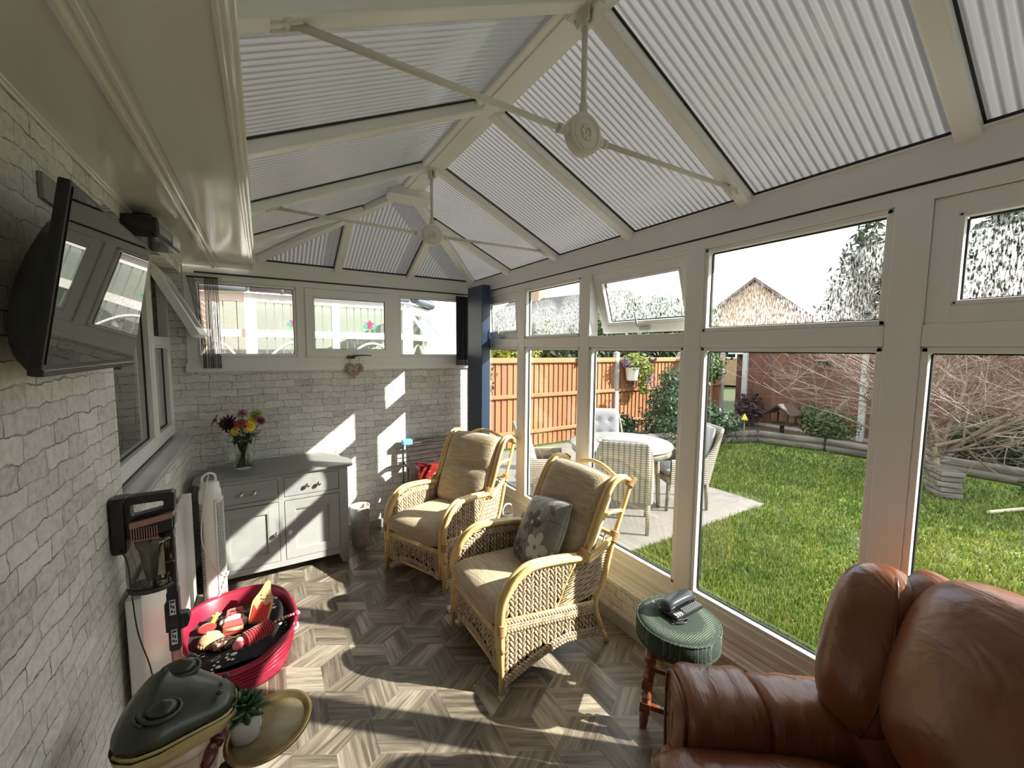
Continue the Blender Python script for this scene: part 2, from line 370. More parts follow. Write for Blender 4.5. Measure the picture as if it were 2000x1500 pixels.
# ---- soffit on the left, a boxed-in strip of glossy boards
g = MB()
g.box((XL - .05, YF, 2.372), (-.30, YB - .02, 2.42)); g.box((-.245, YF, 2.368), (-.05, YB - .04, 2.42), bev=.004)
g.box((-.305, YF, 2.360), (-.288, YB - .02, 2.39), bev=.004); g.box((-.275, YF, 2.366), (-.262, YB - .02, 2.39), bev=.003); g.box((-.30, YF, 2.371), (-.24, YB - .02, 2.40))
g.box((-.056, YF, 2.362), (-.042, YB - .04, 2.40), bev=.004); g.box((-.046, YF, 2.366), (-.028, YB - .04, 2.47), bev=.006); g.box((-.035, YF, 2.40), (-.016, YB - .04, 2.42), bev=.004)
g.box((-.3, YF, 2.42), (-.036, YB - .04, 2.47))
struct(g.build('ceiling_soffit', SOFFIT))
g = MB()
for k, (dx, dz) in enumerate(((.009, .016), (.016, .007))): g.box((XL, YF, 2.372 - dz), (XL + dx, YB - .02, 2.372), bev=.003)
struct(g.build('trim_2', SOFFIT))

# ---- roof: opal ribbed sheets between glazing bars
def opal(name, ax):
    m_, t, b, o = newmat(name); t.nodes.remove(b)
    co = nd(t, 'ShaderNodeTexCoord'); se = nd(t, 'ShaderNodeSeparateXYZ'); t.links.new(co.outputs['Object'], se.inputs[0])
    fr = nd(t, 'ShaderNodeMath', operation='MULTIPLY'); fr.inputs[1].default_value = 2 * PI / .030; t.links.new(se.outputs[ax], fr.inputs[0])
    sn = nd(t, 'ShaderNodeMath', operation='SINE'); t.links.new(fr.outputs[0], sn.inputs[0])
    bu = nd(t, 'ShaderNodeBump', Strength=.9, Distance=.006); t.links.new(sn.outputs[0], bu.inputs['Height'])
    mr = nd(t, 'ShaderNodeMapRange'); mr.inputs[1].default_value = -1; mr.inputs[2].default_value = 1; mr.inputs[3].default_value = .80; mr.inputs[4].default_value = 1.0; t.links.new(sn.outputs[0], mr.inputs[0])
    cm = nd(t, 'ShaderNodeMix', data_type='RGBA'); cm.inputs[6].default_value = (.040, .0405, .041, 1); cm.inputs[7].default_value = (.094, .0945, .095, 1); t.links.new(mr.outputs[0], cm.inputs[0])
    tl = nd(t, 'ShaderNodeBsdfTranslucent'); t.links.new(cm.outputs[2], tl.inputs[0]); t.links.new(bu.outputs[0], tl.inputs['Normal'])
    df = nd(t, 'ShaderNodeBsdfDiffuse'); df.inputs[0].default_value = (.36, .365, .37, 1)
    gl = nd(t, 'ShaderNodeBsdfGlossy', Roughness=.11); t.links.new(bu.outputs[0], gl.inputs['Normal'])
    m1 = nd(t, 'ShaderNodeMixShader'); m1.inputs[0].default_value = .40; t.links.new(tl.outputs[0], m1.inputs[1]); t.links.new(df.outputs[0], m1.inputs[2])
    m2 = nd(t, 'ShaderNodeMixShader'); t.links.new(schlick(t, .09), m2.inputs[0]); t.links.new(m1.outputs[0], m2.inputs[1]); t.links.new(gl.outputs[0], m2.inputs[2])
    t.links.new(m2.outputs[0], o.inputs[0]); return m_
OPAL_Y = opal('opal_ribbed_sheet', 1); OPAL_X = opal('opal_ribbed_sheet_end', 0)
roof = sroot('ceiling', 'hipped conservatory roof of opal ribbed sheets between white glazing bars')
XE0, XE1, YE = -.06, 1.96, 4.0                        # eave lines
HY = YE - (XE1 - RX)                                  # ridge end
def zr(x): return EZ + (min(x, 2 * RX - x) - XE0) * SL
def zb(y): return EZ + (YE - y) * SL
YR = [YF, -1.0, -.30, .40, 1.10, 1.80, 2.53, 3.235]
HB = [.285, .608, 1.26, 1.62]
T = .012
def sheet_poly(pts, m_):
    me = MB(); n = len(pts); vs = [Vector(p) + Vector((0, 0, T)) for p in pts]
    me.add(vs, [tuple(range(n))], 0); me.build('roof_panel', m_, roof)
for sgn in (1, -1):
    X = lambda d: RX + sgn * d                         # d = distance from the ridge line
    W = XE1 - RX
    for i in range(len(YR)):
        y0 = YR[i]; y1 = YR[i + 1] if i + 1 < len(YR) else YE
        P = lambda d, y: (X(d), y, RZ - d * SL)
        if y1 <= HY: q = [P(0, y0), P(W, y0), P(W, y1), P(0, y1)]
        elif y0 < HY: q = [P(0, y0), P(W, y0), P(W, y1), P(y1 - HY, y1), P(0, HY)]
        elif y1 < YE: q = [P(y0 - HY, y0), P(W, y0), P(W, y1), P(y1 - HY, y1)]
        else: q = [P(y0 - HY, y0), P(W, y0), P(W, YE)]
        if sgn < 0: q.reverse()
        sheet_poly(q, OPAL_Y)
xs = [XE0, .608, 1.26, XE1]
def yh(x): return HY + abs(x - RX)
sheet_poly([(XE0, YE, EZ), (.608, YE, EZ), (.608, yh(.608), zr(.608))], OPAL_X)
sheet_poly([(.608, YE, EZ), (1.26, YE, EZ), (1.26, yh(1.26), zr(1.26)), (RX, HY, RZ), (.608, yh(.608), zr(.608))], OPAL_X)
sheet_poly([(1.26, YE, EZ), (XE1, YE, EZ), (1.26, yh(1.26), zr(1.26))], OPAL_X)
def rafter(p0, p1, name='glazing_bar', wd=.06, ht=.048):
    g = MB(); n = Vector((0, 0, 1)); d = Vector((0, 0, -ht / 2 + .006))
    g.bar(Vector(p0) + d, Vector(p1) + d, wd, ht, n, 0, .008)
    g.bar(Vector(p0) + Vector((0, 0, .007)), Vector(p1) + Vector((0, 0, .007)), wd + .012, .006, n, 1)
    g.bar(Vector(p0) + Vector((0, 0, .035)), Vector(p1) + Vector((0, 0, .035)), wd, .03, n, 0)
    return g.build(name, [WHITE, GASKET], roof)
for y in YR[1:]:
    for sgn in (1, -1):
        d0 = max(0.03, y - HY + .03)
        rafter((RX + sgn * d0, y, RZ - d0 * SL), (RX + sgn * (XE1 - RX), y, EZ))
for x in (.608, 1.26):
    y0 = yh(x) + .03; rafter((x, y0, zb(y0)), (x, YE, EZ))
for sgn in (1, -1): rafter((RX, HY, RZ), (RX + sgn * (XE1 - RX), YE, EZ), 'hip_bar', .066, .052)
g = MB(); g.box((.875, YF, 2.868), (1.025, HY - .06, 2.96), bev=.012); g.box((.91, YF, 2.862), (.99, HY - .06, 2.88), bev=.004); g.build('ridge_beam', WHITE, roof)
g = MB()
g.prism([(-.17, -.03), (-.15, -.06), (-.05, -.07), (.05, -.07), (.15, -.06), (.17, -.03), (.15, .08), (.06, .12), (-.06, .12), (-.15, .08)], -.05, .02, M=Matrix.Translation((RX, HY - .02, RZ - .045)))
g.box((RX - .15, HY - .07, RZ - .075), (RX + .15, HY + .03, RZ - .03), bev=.02); g.build('ridge_end_plate', WHITE, roof)
# eave beams
g = MB(); g.box((1.932, YF, 2.325), (2.06, YB + .14, 2.457), bev=.004); g.box((1.926, YF, 2.447), (2.06, YB + .1, 2.455), bev=.002); g.box((1.921, YF, 2.326), (1.945, YB, 2.338), bev=.003)
g.build('eave_beam', WHITE, roof)
g = MB(); g.box((-.5, YB, 2.325), (1.933, YB + .14, 2.457), bev=.004); g.box((-.03, YB - .006, 2.447), (1.93, YB + .1, 2.455), bev=.002); g.box((-.03, YB - .01, 2.326), (1.93, YB + .02, 2.338), bev=.003)
g.build('eave_beam', WHITE, roof)
g = MB(); g.tube([(2.15, YF, 2.36), (2.15, YB + .3, 2.36)], .055, 10); g.tube([(XL, YB + .25, 2.36), (2.15, YB + .25, 2.36)], .055, 10); g.build('gutter', WHITE, roof)

g = MB(); g.box((1.944, YF, 2.44), (1.975, YB + .03, 2.472)); g.box((-.06, YB + .006, 2.44), (1.97, YB + .035, 2.472)); g.build('eave_seal', GASKET, roof)
# ---- window frames
def frame_bar(g, p0, p1, wd, out, face, depth=.075, mat=0):
    """straight frame member: p0-p1 on the inner face, wd across; out = outward normal"""
    p0 = Vector(p0); p1 = Vector(p1); o = Vector(out)
    if abs(p1.z - p0.z) < .01: p0 = p0 + o * .0012; p1 = p1 + o * .0012
    g.bar(p0 + o * depth / 2, p1 + o * depth / 2, wd, depth, o, mat, .006)
def beads(g, corners, out, w_=.022, inset=.022, depth=.02):
    """glazing bead and black gasket around a glazed opening; corners counter-clockwise, on the frame face"""
    o = Vector(out); c = sum((Vector(p) for p in corners), Vector()) / len(corners); n = len(corners)
    for i in range(n):
        a, b = Vector(corners[i]), Vector(corners[(i + 1) % n]); m_ = (a + b) / 2; d = (b - a).normalized(); inn = o.cross(d).normalized()
        if inn.dot(c - m_) < 0: inn = -inn
        off = inn * (w_ / 2) + o * inset
        g.bar(a + off, b + off, w_, .03, o, 0, .005)
        off2 = inn * (w_ + .002) + o * (inset + .02)
        e_ = d * (w_ + .003); g.bar(a + off2 + e_, b + off2 - e_, .006, .012, o, 1)
CLEAR = glass_pane('clear_glass', (.93, .97, .95), refl=1.25)
def pane(root, cs, m_, name='pane'):
    g = MB(); g.add(cs, [tuple(range(len(cs)))]); return g.build(name, m_, root)

# window_2: the long glazed side
w2 = sroot('window_2', 'long white framed window wall looking onto the garden')
FX = 1.93; OUT = (1, 0, 0)
MY = [3.75, 3.003, 2.183, 1.342, .515, -.31, -1.13, YF]      # mullion centres
ZB, ZT0, ZT1, ZTOP = .44, 1.772, 1.848, 2.265
g = MB()
frame_bar(g, (FX, YF, .355), (FX, 3.74, .355), .17, OUT, 0, .08)
for z in (.300, .335, .375): g.box((FX - .008, YF, z - .014), (FX + .01, 3.72, z + .014), bev=.004)
g.box((FX - .028, YF, .262), (FX + .02, 3.72, .284), bev=.004)
frame_bar(g, (FX, YF, 2.295), (FX, 3.74, 2.295), .06, OUT, 0, .08)
g.box((FX + .0, YF, 2.317), (FX + .06, 3.74, 2.328), 1)
for i, y in enumerate(MY[1:-1]): frame_bar(g, (FX, y, .43), (FX, y, 2.28), .10, OUT, 0, .08)
frame_bar(g, (FX, 3.752, .43), (FX, 3.752, 2.28), .10, OUT, 0, .08)
for i in range(len(MY) - 1):
    y1 = MY[i] - .05; y0 = MY[i + 1] + .05
    if i == len(MY) - 2: y0 = YF
    frame_bar(g, (FX, y0, 1.81), (FX, y1, 1.81), .076, OUT, 0, .08)
    beads(g, [(FX, y0, ZB), (FX, y1, ZB), (FX, y1, ZT0), (FX, y0, ZT0)], OUT)
    if i in (1, 3, 5): beads(g, [(FX, y0, ZT1), (FX, y1, ZT1), (FX, y1, ZTOP), (FX, y0, ZTOP)], OUT)
    cs = [(FX + .05, y0, ZB), (FX + .05, y1, ZB), (FX + .05, y1, ZT0), (FX + .05, y0, ZT0)]
    pane(w2, cs, CLEAR)
g.build('window_frame', [WHITE, GASKET], w2)
MIST = [glass_pane('misted_glass_%d' % k, (.93, .97, .95), mist=.46, seed=k * 3.3, zlo=ZT1, zhi=ZTOP) for k in range(4)]
def sash(root, y0, y1, ang, m_, handle=True):
    e = bpy.data.objects.new('sash', None); COL.objects.link(e); e.parent = root; e.location = (FX + .012, 0, ZTOP); e.rotation_euler = (0, -ang, 0)
    h = ZTOP - ZT1; g = MB()
    for a, b in (((0, y0, -.032), (0, y1, -.032)), ((0, y0, -h + .03), (0, y1, -h + .03))): frame_bar(g, a, b, .062, OUT, 0, .055)
    for y in (y0 + .031, y1 - .031): frame_bar(g, (0, y, -h + .004), (0, y, -.004), .062, OUT, 0, .055)
    a0, a1, b0, b1 = y0 + .06, y1 - .06, -h + .06, -.06
    beads(g, [(0, a0, b0), (0, a1, b0), (0, a1, b1), (0, a0, b1)], OUT, .016, .014)
    g.build('sash_frame', [WHITE, GASKET], e)
    p = MB(); p.add([(.03, a0, b0), (.03, a1, b0), (.03, a1, b1), (.03, a0, b1)], [(0, 1, 2, 3)]); p.build('sash_pane', m_, e)
    if handle:
        ym = (y0 + y1) / 2; q = MB(); q.box((-.014, ym - .04, -h + .015), (0, ym + .035, -h + .04), bev=.004)
        q.tube([(-.012, ym + .02, -h + .03), (-.03, ym + .03, -h + .06), (-.028, ym + .035, -h + .14)], [.006, .007, .005], 6); q.build('sash_handle', pm('cream_handle', (.50, .48, .43), .35), e)
    return e
sash(w2, MY[1] + .05, MY[0] - .05, math.radians(3), MIST[0])
pane(w2, [(FX + .05, MY[2] + .05, ZT1), (FX + .05, MY[1] - .05, ZT1), (FX + .05, MY[1] - .05, ZTOP), (FX + .05, MY[2] + .05, ZTOP)], MIST[1])
sash(w2, MY[3] + .05, MY[2] - .05, math.radians(17), MIST[0])
pane(w2, [(FX + .05, MY[4] + .05, ZT1), (FX + .05, MY[3] - .05, ZT1), (FX + .05, MY[3] - .05, ZTOP), (FX + .05, MY[4] + .05, ZTOP)], MIST[2])
sash(w2, MY[5] + .05, MY[4] - .05, 0.0, MIST[3])
pane(w2, [(FX + .05, MY[6] + .05, ZT1), (FX + .05, MY[5] - .05, ZT1), (FX + .05, MY[5] - .05, ZTOP), (FX + .05, MY[6] + .05, ZTOP)], MIST[1])
pane(w2, [(FX + .05, YF, ZT1), (FX + .05, MY[6] - .05, ZT1), (FX + .05, MY[6] - .05, ZTOP), (FX + .05, YF, ZTOP)], MIST[0])

# blue corner post
g = MB(); g.box((1.79, 3.47, 0), (1.882, 3.78, 2.36), bev=.004)
struct(g.build('trim_3', pm('dark_blue_gloss_paint', (.022, .040, .078), .30)))

# window_1: the high strip window in the end wall
w1 = sroot('window_1', 'high strip window of three lights in the end wall')
FY = YB - .01; OB = (0, 1, 0)
g = MB()
frame_bar(g, (-.49, FY, 2.295), (1.90, FY, 2.295), .06, OB, 0, .08)
frame_bar(g, (-.49, FY, 1.64), (1.90, FY, 1.64), .07, OB, 0, .08)
g.box((-.50, FY - .02, 1.555), (1.90, FY + .06, 1.605), bev=.006); g.box((-.50, FY - .008, 1.600), (1.90, FY + .03, 1.625), bev=.004)
for x, ww in ((-.455, .07), (.299, .07), (1.117, .07), (1.86, .08)): frame_bar(g, (x, FY, 1.66), (x, FY, 2.28), ww, OB, 0, .08)
g.box((-.42, FY - .004, 2.316), (1.9, FY + .04, 2.328), 1)
for x0, x1 in ((-.42, .264), (1.152, 1.82)): beads(g, [(x0, FY, 1.675), (x1, FY, 1.675), (x1, FY, 2.265), (x0, FY, 2.265)], OB, .018)
g.build('window_frame', [WHITE, GASKET], w1)
M1 = glass_pane('misted_glass_end', (.95, .97, .96), mist=.40, seed=9.1, zlo=1.67, zhi=2.27)
pane(w1, [(-.42, FY + .05, 1.675), (.264, FY + .05, 1.675), (.264, FY + .05, 2.265), (-.42, FY + .05, 2.265)], M1)
pane(w1, [(1.152, FY + .05, 1.675), (1.82, FY + .05, 1.675), (1.82, FY + .05, 2.265), (1.152, FY + .05, 2.265)], CLEAR)
e = bpy.data.objects.new('sash', None); COL.objects.link(e); e.parent = w1
g = MB(); a0, a1, b0, b1 = .334, 1.082, 1.672, 2.265; yy = FY - .014
for p, q in (((a0, yy, b1 - .035), (a1, yy, b1 - .035)), ((a0, yy, b0 + .03), (a1, yy, b0 + .03))): frame_bar(g, p, q, .066, OB, 0, .06)
for x in (a0 + .03, a1 - .03): frame_bar(g, (x, yy, b0), (x, yy, b1), .062, OB, 0, .06)
beads(g, [(a0 + .055, yy, b0 + .055), (a1 - .055, yy, b0 + .055), (a1 - .055, yy, b1 - .06), (a0 + .055, yy, b1 - .06)], OB, .014, .012)
g.build('sash_frame', [WHITE, GASKET], e)
p = MB(); p.add([(a0 + .06, FY + .03, b0 + .06), (a1 - .06, FY + .03, b0 + .06), (a1 - .06, FY + .03, b1 - .06), (a0 + .06, FY + .03, b1 - .06)], [(0, 1, 2, 3)]); p.build('sash_pane', CLEAR, e)
q = MB(); q.box((.66, yy - .016, 1.655), (.73, yy, 1.685), bev=.005); q.tube([(.70, yy - .02, 1.668), (.74, yy - .035, 1.684), (.80, yy - .033, 1.688), (.87, yy - .03, 1.684)], [.008, .007, .006, .005], 7)
q.build('sash_handle', pm('dark_brass', (.10, .08, .05), .35, .8), e)

# window_3: the old house window on the left, in its recess
w3 = sroot('window_3', 'white framed house window in the recess of the left wall')
WX = -.585; OL = (-1, 0, 0)
g = MB()
for y, ww in ((WY0 + .02, .05), (3.405, .085), (3.955, .05)): frame_bar(g, (WX, y, 1.10), (WX, y, 2.29), ww, OL, 0, .06)
frame_bar(g, (WX, WY0, 1.125), (WX, YB, 1.125), .06, OL, 0, .06); frame_bar(g, (WX, WY0, 2.275), (WX, YB, 2.275), .05, OL, 0, .06)
frame_bar(g, (WX, 3.44, 1.79), (WX, YB, 1.79), .06, OL, 0, .06)
for y0, y1, z0, z1 in ((WY0 + .045, 3.362, 1.155, 2.25), (3.447, 3.93, 1.155, 1.76)): beads(g, [(WX, y0, z0), (WX, y1, z0), (WX, y1, z1), (WX, y0, z1)], OL, .02)
g.build('window_frame', [WHITE, GASKET], w3)
DARKG = glass_pane('house_glass', (.8, .84, .82), refl=2.2)
pane(w3, [(WX - .04, WY0, 1.15), (WX - .04, 3.40, 1.15), (WX - .04, 3.40, 2.26), (WX - .04, WY0, 2.26)], DARKG)
pane(w3, [(WX - .04, 3.44, 1.15), (WX - .04, 3.96, 1.15), (WX - .04, 3.96, 1.77), (WX - .04, 3.44, 1.77)], DARKG)
e = bpy.data.objects.new('sash', None); COL.objects.link(e); e.parent = w3; e.location = (WX + .03, 0, 2.26); e.rotation_euler = (0, -math.radians(26), 0)
g = MB(); y0, y1, h = 3.45, 3.93, .47
for a, b in (((0, y0, -.03), (0, y1, -.03)), ((0, y0, -h + .03), (0, y1, -h + .03))): frame_bar(g, a, b, .06, OL, 0, .05)
for y in (y0 + .032, y1 - .032): frame_bar(g, (0, y, -h + .004), (0, y, -.004), .06, OL, 0, .05)
g.build('sash_frame', [WHITE, GASKET], e)
p = MB(); p.add([(-.025, y0 + .05, -h + .05), (-.025, y1 - .05, -h + .05), (-.025, y1 - .05, -.05), (-.025, y0 + .05, -.05)], [(0, 1, 2, 3)]); p.build('sash_pane', DARKG, e)
g = MB(); g.box((WX - .02, WY0 - .0, 1.045), (XL + .02, YB - .002, 1.072), bev=.008); g.build('window_sill', pm('white_gloss_sill', (.66, .66, .66), .12, c2=(.5, .5, .52), scale=1.5), w3)
# dim room behind the house window
g = MB(); g.box((-3.2, 1.5, .2), (-3.1, 5.0, 2.5)); g.box((-3.2, 1.4, .2), (-.83, 1.5, 2.5)); g.box((-3.2, 4.9, .2), (-.83, 5.0, 2.5)); g.box((-3.2, 1.4, .1), (-.83, 5.0, .2)); g.box((-3.2, 1.4, 2.5), (-.83, 5, 2.6))
struct(g.build('wall_house_interior', pm('dim_room_paint', (.18, .17, .155), .8)))
g = MB(); g.box((-.83, YB + .12, -.1), (-.62, 9.0, 4.5)); hu = MB(); hu.box((-.83, YF, 2.48), (-.62, YB + .13, 4.5)); struct(hu.build('wall_house_upper', PLAST))
def redbrick():
    m_, t, b, o = newmat('red_house_brick'); b.inputs['Roughness'].default_value = .85
    co = nd(t, 'ShaderNodeTexCoord'); se = nd(t, 'ShaderNodeSeparateXYZ'); cb = nd(t, 'ShaderNodeCombineXYZ'); a = nd(t, 'ShaderNodeMath', operation='ADD')
    t.links.new(co.outputs['Object'], se.inputs[0]); t.links.new(se.outputs[0], a.inputs[0]); t.links.new(se.outputs[1], a.inputs[1]); t.links.new(a.outputs[0], cb.inputs[0]); t.links.new(se.outputs[2], cb.inputs[1])
    br = nd(t, 'ShaderNodeTexBrick')
    for k, v in (('Scale', 1.0), ('Brick Width', .225), ('Row Height', .075), ('Mortar Size', .008)): br.inputs[k].default_value = v
    br.inputs['Color1'].default_value = (.30, .165, .105, 1); br.inputs['Color2'].default_value = (.24, .125, .085, 1); br.inputs['Mortar'].default_value = (.42, .38, .33, 1)
    t.links.new(cb.outputs[0], br.inputs['Vector']); t.links.new(br.outputs['Color'], b.inputs['Base Color']); return m_
REDBRICK = redbrick(); struct(g.build('wall_house', REDBRICK))
# ================================================================ FURNITURE AND THINGS IN THE ROOM
CANE = pm('golden_cane', (.62, .43, .165), .36, c2=(.74, .56, .27), scale=22, sx=(1, 1, .3), bump=.08, coat=.25)
CANE_D = pm('cane_binding', (.40, .22, .08), .5, c2=(.55, .34, .14), scale=40, bump=.2)
SEAGRASS = pm('twisted_seagrass', (.56, .455, .32), .6, c2=(.35, .255, .165), scale=26, bump=.35, bscale=160, detail=3)
SEAGRASS_L = pm('pale_wicker', (.55, .43, .27), .55, c2=(.36, .25, .15), scale=30, bump=.2, bscale=120)
SHADOW_MAT = pm('dark_shade_backing', (.05, .033, .02), .9)  # shade of the weave gaps, painted as near-black sheets behind the strands
CHENILLE = pm('beige_chenille', (.37, .295, .19), .95, c2=(.49, .41, .285), scale=75, sx=(1, .10, 1), detail=4, bump=.45, bscale=150, sheen=.15)

# ---------------------------------------------------------------- wicker armchairs (built once, then copied)
HWID = .31
PROFILE = [(0, .0), (0, .22), (.0, .42), (.035, .515), (.10, .585), (.19, .618), (.35, .606), (.50, .582), (.56, .575)]
FPOST = [(.52, .545), (.585, .64), (.64, .76), (.70, .885), (.755, .965), (.82, .995), (.875, .98), (.905, .955)]
RPOST = [(.905, .965), (.87, .88), (.82, .76), (.772, .645), (.69, .385), (.64, .295), (.645, .22), (.69, .10), (.735, .0)]
def braid(g, W, H, P, inside, cw=.050, dv=.0315, ln=.040, th=.0088, lean=.55, mat=0):
    """columns of paired slanted strands: a plaited seagrass panel. P(u,v) -> point, du, dv, normal"""
    nc = max(1, int(round(W / cw))); cw = W / nc; nr = int(H / dv) + 1
    for c in range(nc):
        for r in range(nr):
            for sd in (-1, 1):
                u = (c + .5 + sd * .235) * cw; v = (r + .5 + (.5 if sd > 0 else 0)) * dv
                if not inside(u, v): continue
                p, du, dw, n = P(u, v)
                a = (dw + du * (sd * lean)).normalized(); b = n.cross(a).normalized(); nn = a.cross(b)
                R = Matrix(((b.x, nn.x, a.x), (b.y, nn.y, a.y), (b.z, nn.z, a.z)))
                g.ell(p + n * .003, (th, th * .85, ln * .60), 6, 5, mat, R)
def edge_braid(g, pts, n, w_=.030, step=.020, mat=0, sgn=1):
    """a plait running along a line"""
    pts = [Vector(p) for p in pts]; n = Vector(n); d = 0.0; k = 0
    for i in range(len(pts) - 1):
        a, b = pts[i], pts[i + 1]; l = (b - a).length; t = (b - a).normalized(); s_ = n.cross(t).normalized()
        while d < l:
            for sd in (-1, 1):
                dirv = (t * .8 + s_ * (-sd) * .62 * sgn).normalized(); q = n.cross(dirv)
                R = Matrix(((q.x, n.x, dirv.x), (q.y, n.y, dirv.y), (q.z, n.z, dirv.z)))
                g.ell(a + t * d + s_ * sd * w_ * .25 + n * .006, (.009, .009, .0185), 6, 5, mat, R)
            d += step; k += 1
        d -= l
def inpoly(poly, x, y):
    c = False; n = len(poly)
    for i in range(n):
        x0, y0 = poly[i]; x1, y1 = poly[(i + 1) % n]
        if (y0 > y) != (y1 > y) and x < (x1 - x0) * (y - y0) / (y1 - y0) + x0: c = not c
    return c
def make_wicker_chair():
    t = thing('wicker_armchair', 'wicker armchair by the window holding a grey floral cushion', 'armchair', (.98, 1.985, 0), 0, 'wicker armchairs')
    for sy in (-1, 1):
        y = sy * HWID
        g = MB()                                              # front leg: two canes bound together
        g.tube([(0, y, 0), (0, y, .36)], .0155, 8); g.tube([(.002, y - sy * .03, .10), (.002, y - sy * .03, .44)], .013, 8); g.build('leg', CANE, t)
        g = MB(); g.tube([(x, y, z) for x, z in [(.69, .10), (.725, .03), (.735, .0)]], [.014, .014, .015], 8); g.build('leg', CANE, t)
        g = MB(); pf = bez([(x, y, z) for x, z in PROFILE[1:]], 6)
        for oy, oz in ((0, 0), (-sy * .034, .002), (-sy * .017, -.026)): g.tube([p + Vector((0, oy, oz)) for p in pf], .018 if oz > -.01 else .012, 8)
        g.build('arm', CANE, t)
        g = MB(); pf = bez([(x, y, z) for x, z in FPOST], 6)
        for oy, ox in ((0, 0), (-sy * .029, 0), (-sy * .0145, .020)): g.tube([p + Vector((ox if i < len(pf) - 8 else 0, oy, 0)) for i, p in enumerate(pf)], .0145, 8)
        g.tube(bez([(.64, y - sy * .01, .735), (.69, y - sy * .005, .79), (.76, y, .80), (.835, y, .795)], 5), .0125, 8)
        g.tube(bez([(.50, y - sy * .012, .55), (.62, y - sy * .006, .575), (.70, y, .62), (.775, y, .66)], 5), .0145, 8)
        g.tube(bez([(.56, y + sy * .004, .54), (.66, y, .575), (.77, y, .645)], 5), .013, 8)
        g.build('wing_frame', CANE, t)
        g = MB(); g.tube(bez([(x, y, z) for x, z in RPOST[:-1]], 6), .0145, 8); g.build('back_post', CANE, t)
        for p, d, r in (((.545, y - sy * .014, .585), (.6, 0, .8), .036), ((.77, y, .65), (.4, 0, .9), .024), ((0, y, .345), (0, 0, 1), .021), ((.903, y, .958), (.5, 0, .6), .022)):
            g = MB(); dd = Vector(d).normalized(); p = Vector(p); q = dd.orthogonal().normalized(); w_ = dd.cross(q)
            for k in range(7):
                c = p + dd * (k - 3) * .0085; g.tube([c + (q * math.cos(a) + w_ * math.sin(a)) * r for a in [2 * PI * j / 10 for j in range(10)]], .0052, 5, closed=True)
            g.build('binding', CANE_D, t)
        # woven side: plaited field, open cane field, plait bands, arched skirt
        n = Vector((0, sy, 0)); yy = y - sy * .012
        def P(u, v): return Vector((u, yy, v)), Vector((1, 0, 0)), Vector((0, 0, 1)), n
        armz = lambda x: np.interp(x, [p[0] for p in PROFILE[2:]], [p[1] for p in PROFILE[2:]])
        beltz = lambda x: .365 - .165 * x
        archz = lambda x: .05 + .10 * math.sin(min(1, max(0, x / .46)) * PI / 2) - max(0, x - .42) * .20
        rearx = lambda z: np.interp(-z, [-p[1] for p in RPOST], [p[0] for p in RPOST])
        splitx = lambda z: .34 + (z - .31) * .62
        g = MB(); braid(g, .66, .70, P, lambda u, v: u > .02 and beltz(u) + .02 < v < armz(u) - .022 and u < splitx(v) - .01)
        braid(g, .72, .40, P, lambda u, v: u > .02 and archz(u) + .012 < v < beltz(u) - .035 and u < rearx(v) - .012)
        yi = y - sy * .030; ni = Vector((0, -sy, 0))
        def PI_(u, v): return Vector((u, yi, v)), Vector((1, 0, 0)), Vector((0, 0, 1)), ni
        braid(g, .70, .70, PI_, lambda u, v: u > .03 and .40 < v < armz(u) - .03 and u < min(.55, rearx(v) - .02))
        edge_braid(g, [(x, yi, armz(x) - .045) for x in (.06, .14, .24, .36, .50)], ni)
        edge_braid(g, [(.02, yy + sy * .004, beltz(.02)), (.635, yy + sy * .004, beltz(.635))], n)
        edge_braid(g, [(.02, yy + sy * .004, beltz(.02) - .03), (.635, yy + sy * .004, beltz(.635) - .03)], n, sgn=-1)
        ar = [(x, yy + sy * .004, archz(x)) for x in [.02 + .66 * k / 16 for k in range(17)]]; edge_braid(g, ar, n); edge_braid(g, [(a, b, c - .018) for a, b, c in ar], n, sgn=-1)
        g.build('side_weave', SEAGRASS, t)
        g = MB(); z = .30
        for k in range(20):                                    # slanting canes of the rear field
            z0 = .285 + k * .0155; x0 = splitx(z0)
            pts = [(x0 + (k2 / 5) * (rearx(z0 + .03) - x0), yy + sy * .002 * (-1) ** (k + k2), z0 + .05 * k2 / 5 + .003) for k2 in range(6)]
            if pts[-1][2] < .62: g.tube(pts, .0052, 5)
        for k in range(3):
            f = (k + .5) / 3; g.tube([(splitx(.30) + f * (.64 - splitx(.30)), yy, .29), (splitx(.56) + f * (.73 - splitx(.56)), yy, .575)], .004, 5)
        g.build('cane_infill', SEAGRASS_L, t)
        g = MB(); g.tube(bez([(.335, yy + sy * .006, .325), (.37, yy + sy * .006, .37), (.42, yy + sy * .006, .47), (.485, yy + sy * .006, .565)], 4), .006, 6)
        g.tube([(.015, yy + sy * .004, beltz(.0) + .018), (.64, yy + sy * .004, beltz(.64) + .022)], .008, 6); g.tube([(a, b + sy * .003, c - .030) for a, b, c in ar], .0075, 6); g.build('side_rail', CANE, t)
        poly = [(x, archz(x)) for x in [.015 + .66 * k / 12 for k in range(13)]] + [(.62, .29), (.67, .385), (.75, .60), (.56, .56)] + [(x, armz(x) - .012) for x in (.45, .33, .2, .1, .05, .015)]
        g = MB(); o = len(g.v); Mx = Matrix(((1, 0, 0, 0), (0, 0, 1, yy - sy * .012 - .002), (0, 1, 0, 0), (0, 0, 0, 1))); g.prism(poly, 0, .004, 0, Mx); g.build('side_gap_shade', SHADOW_MAT, t)  # dark sheet painting the shade seen between the side strands
    # front apron
    n = Vector((-1, 0, 0)); sx_ = .012
    def PF(u, v): return Vector((sx_, u - .235, v)), Vector((0, 1, 0)), Vector((0, 0, 1)), n
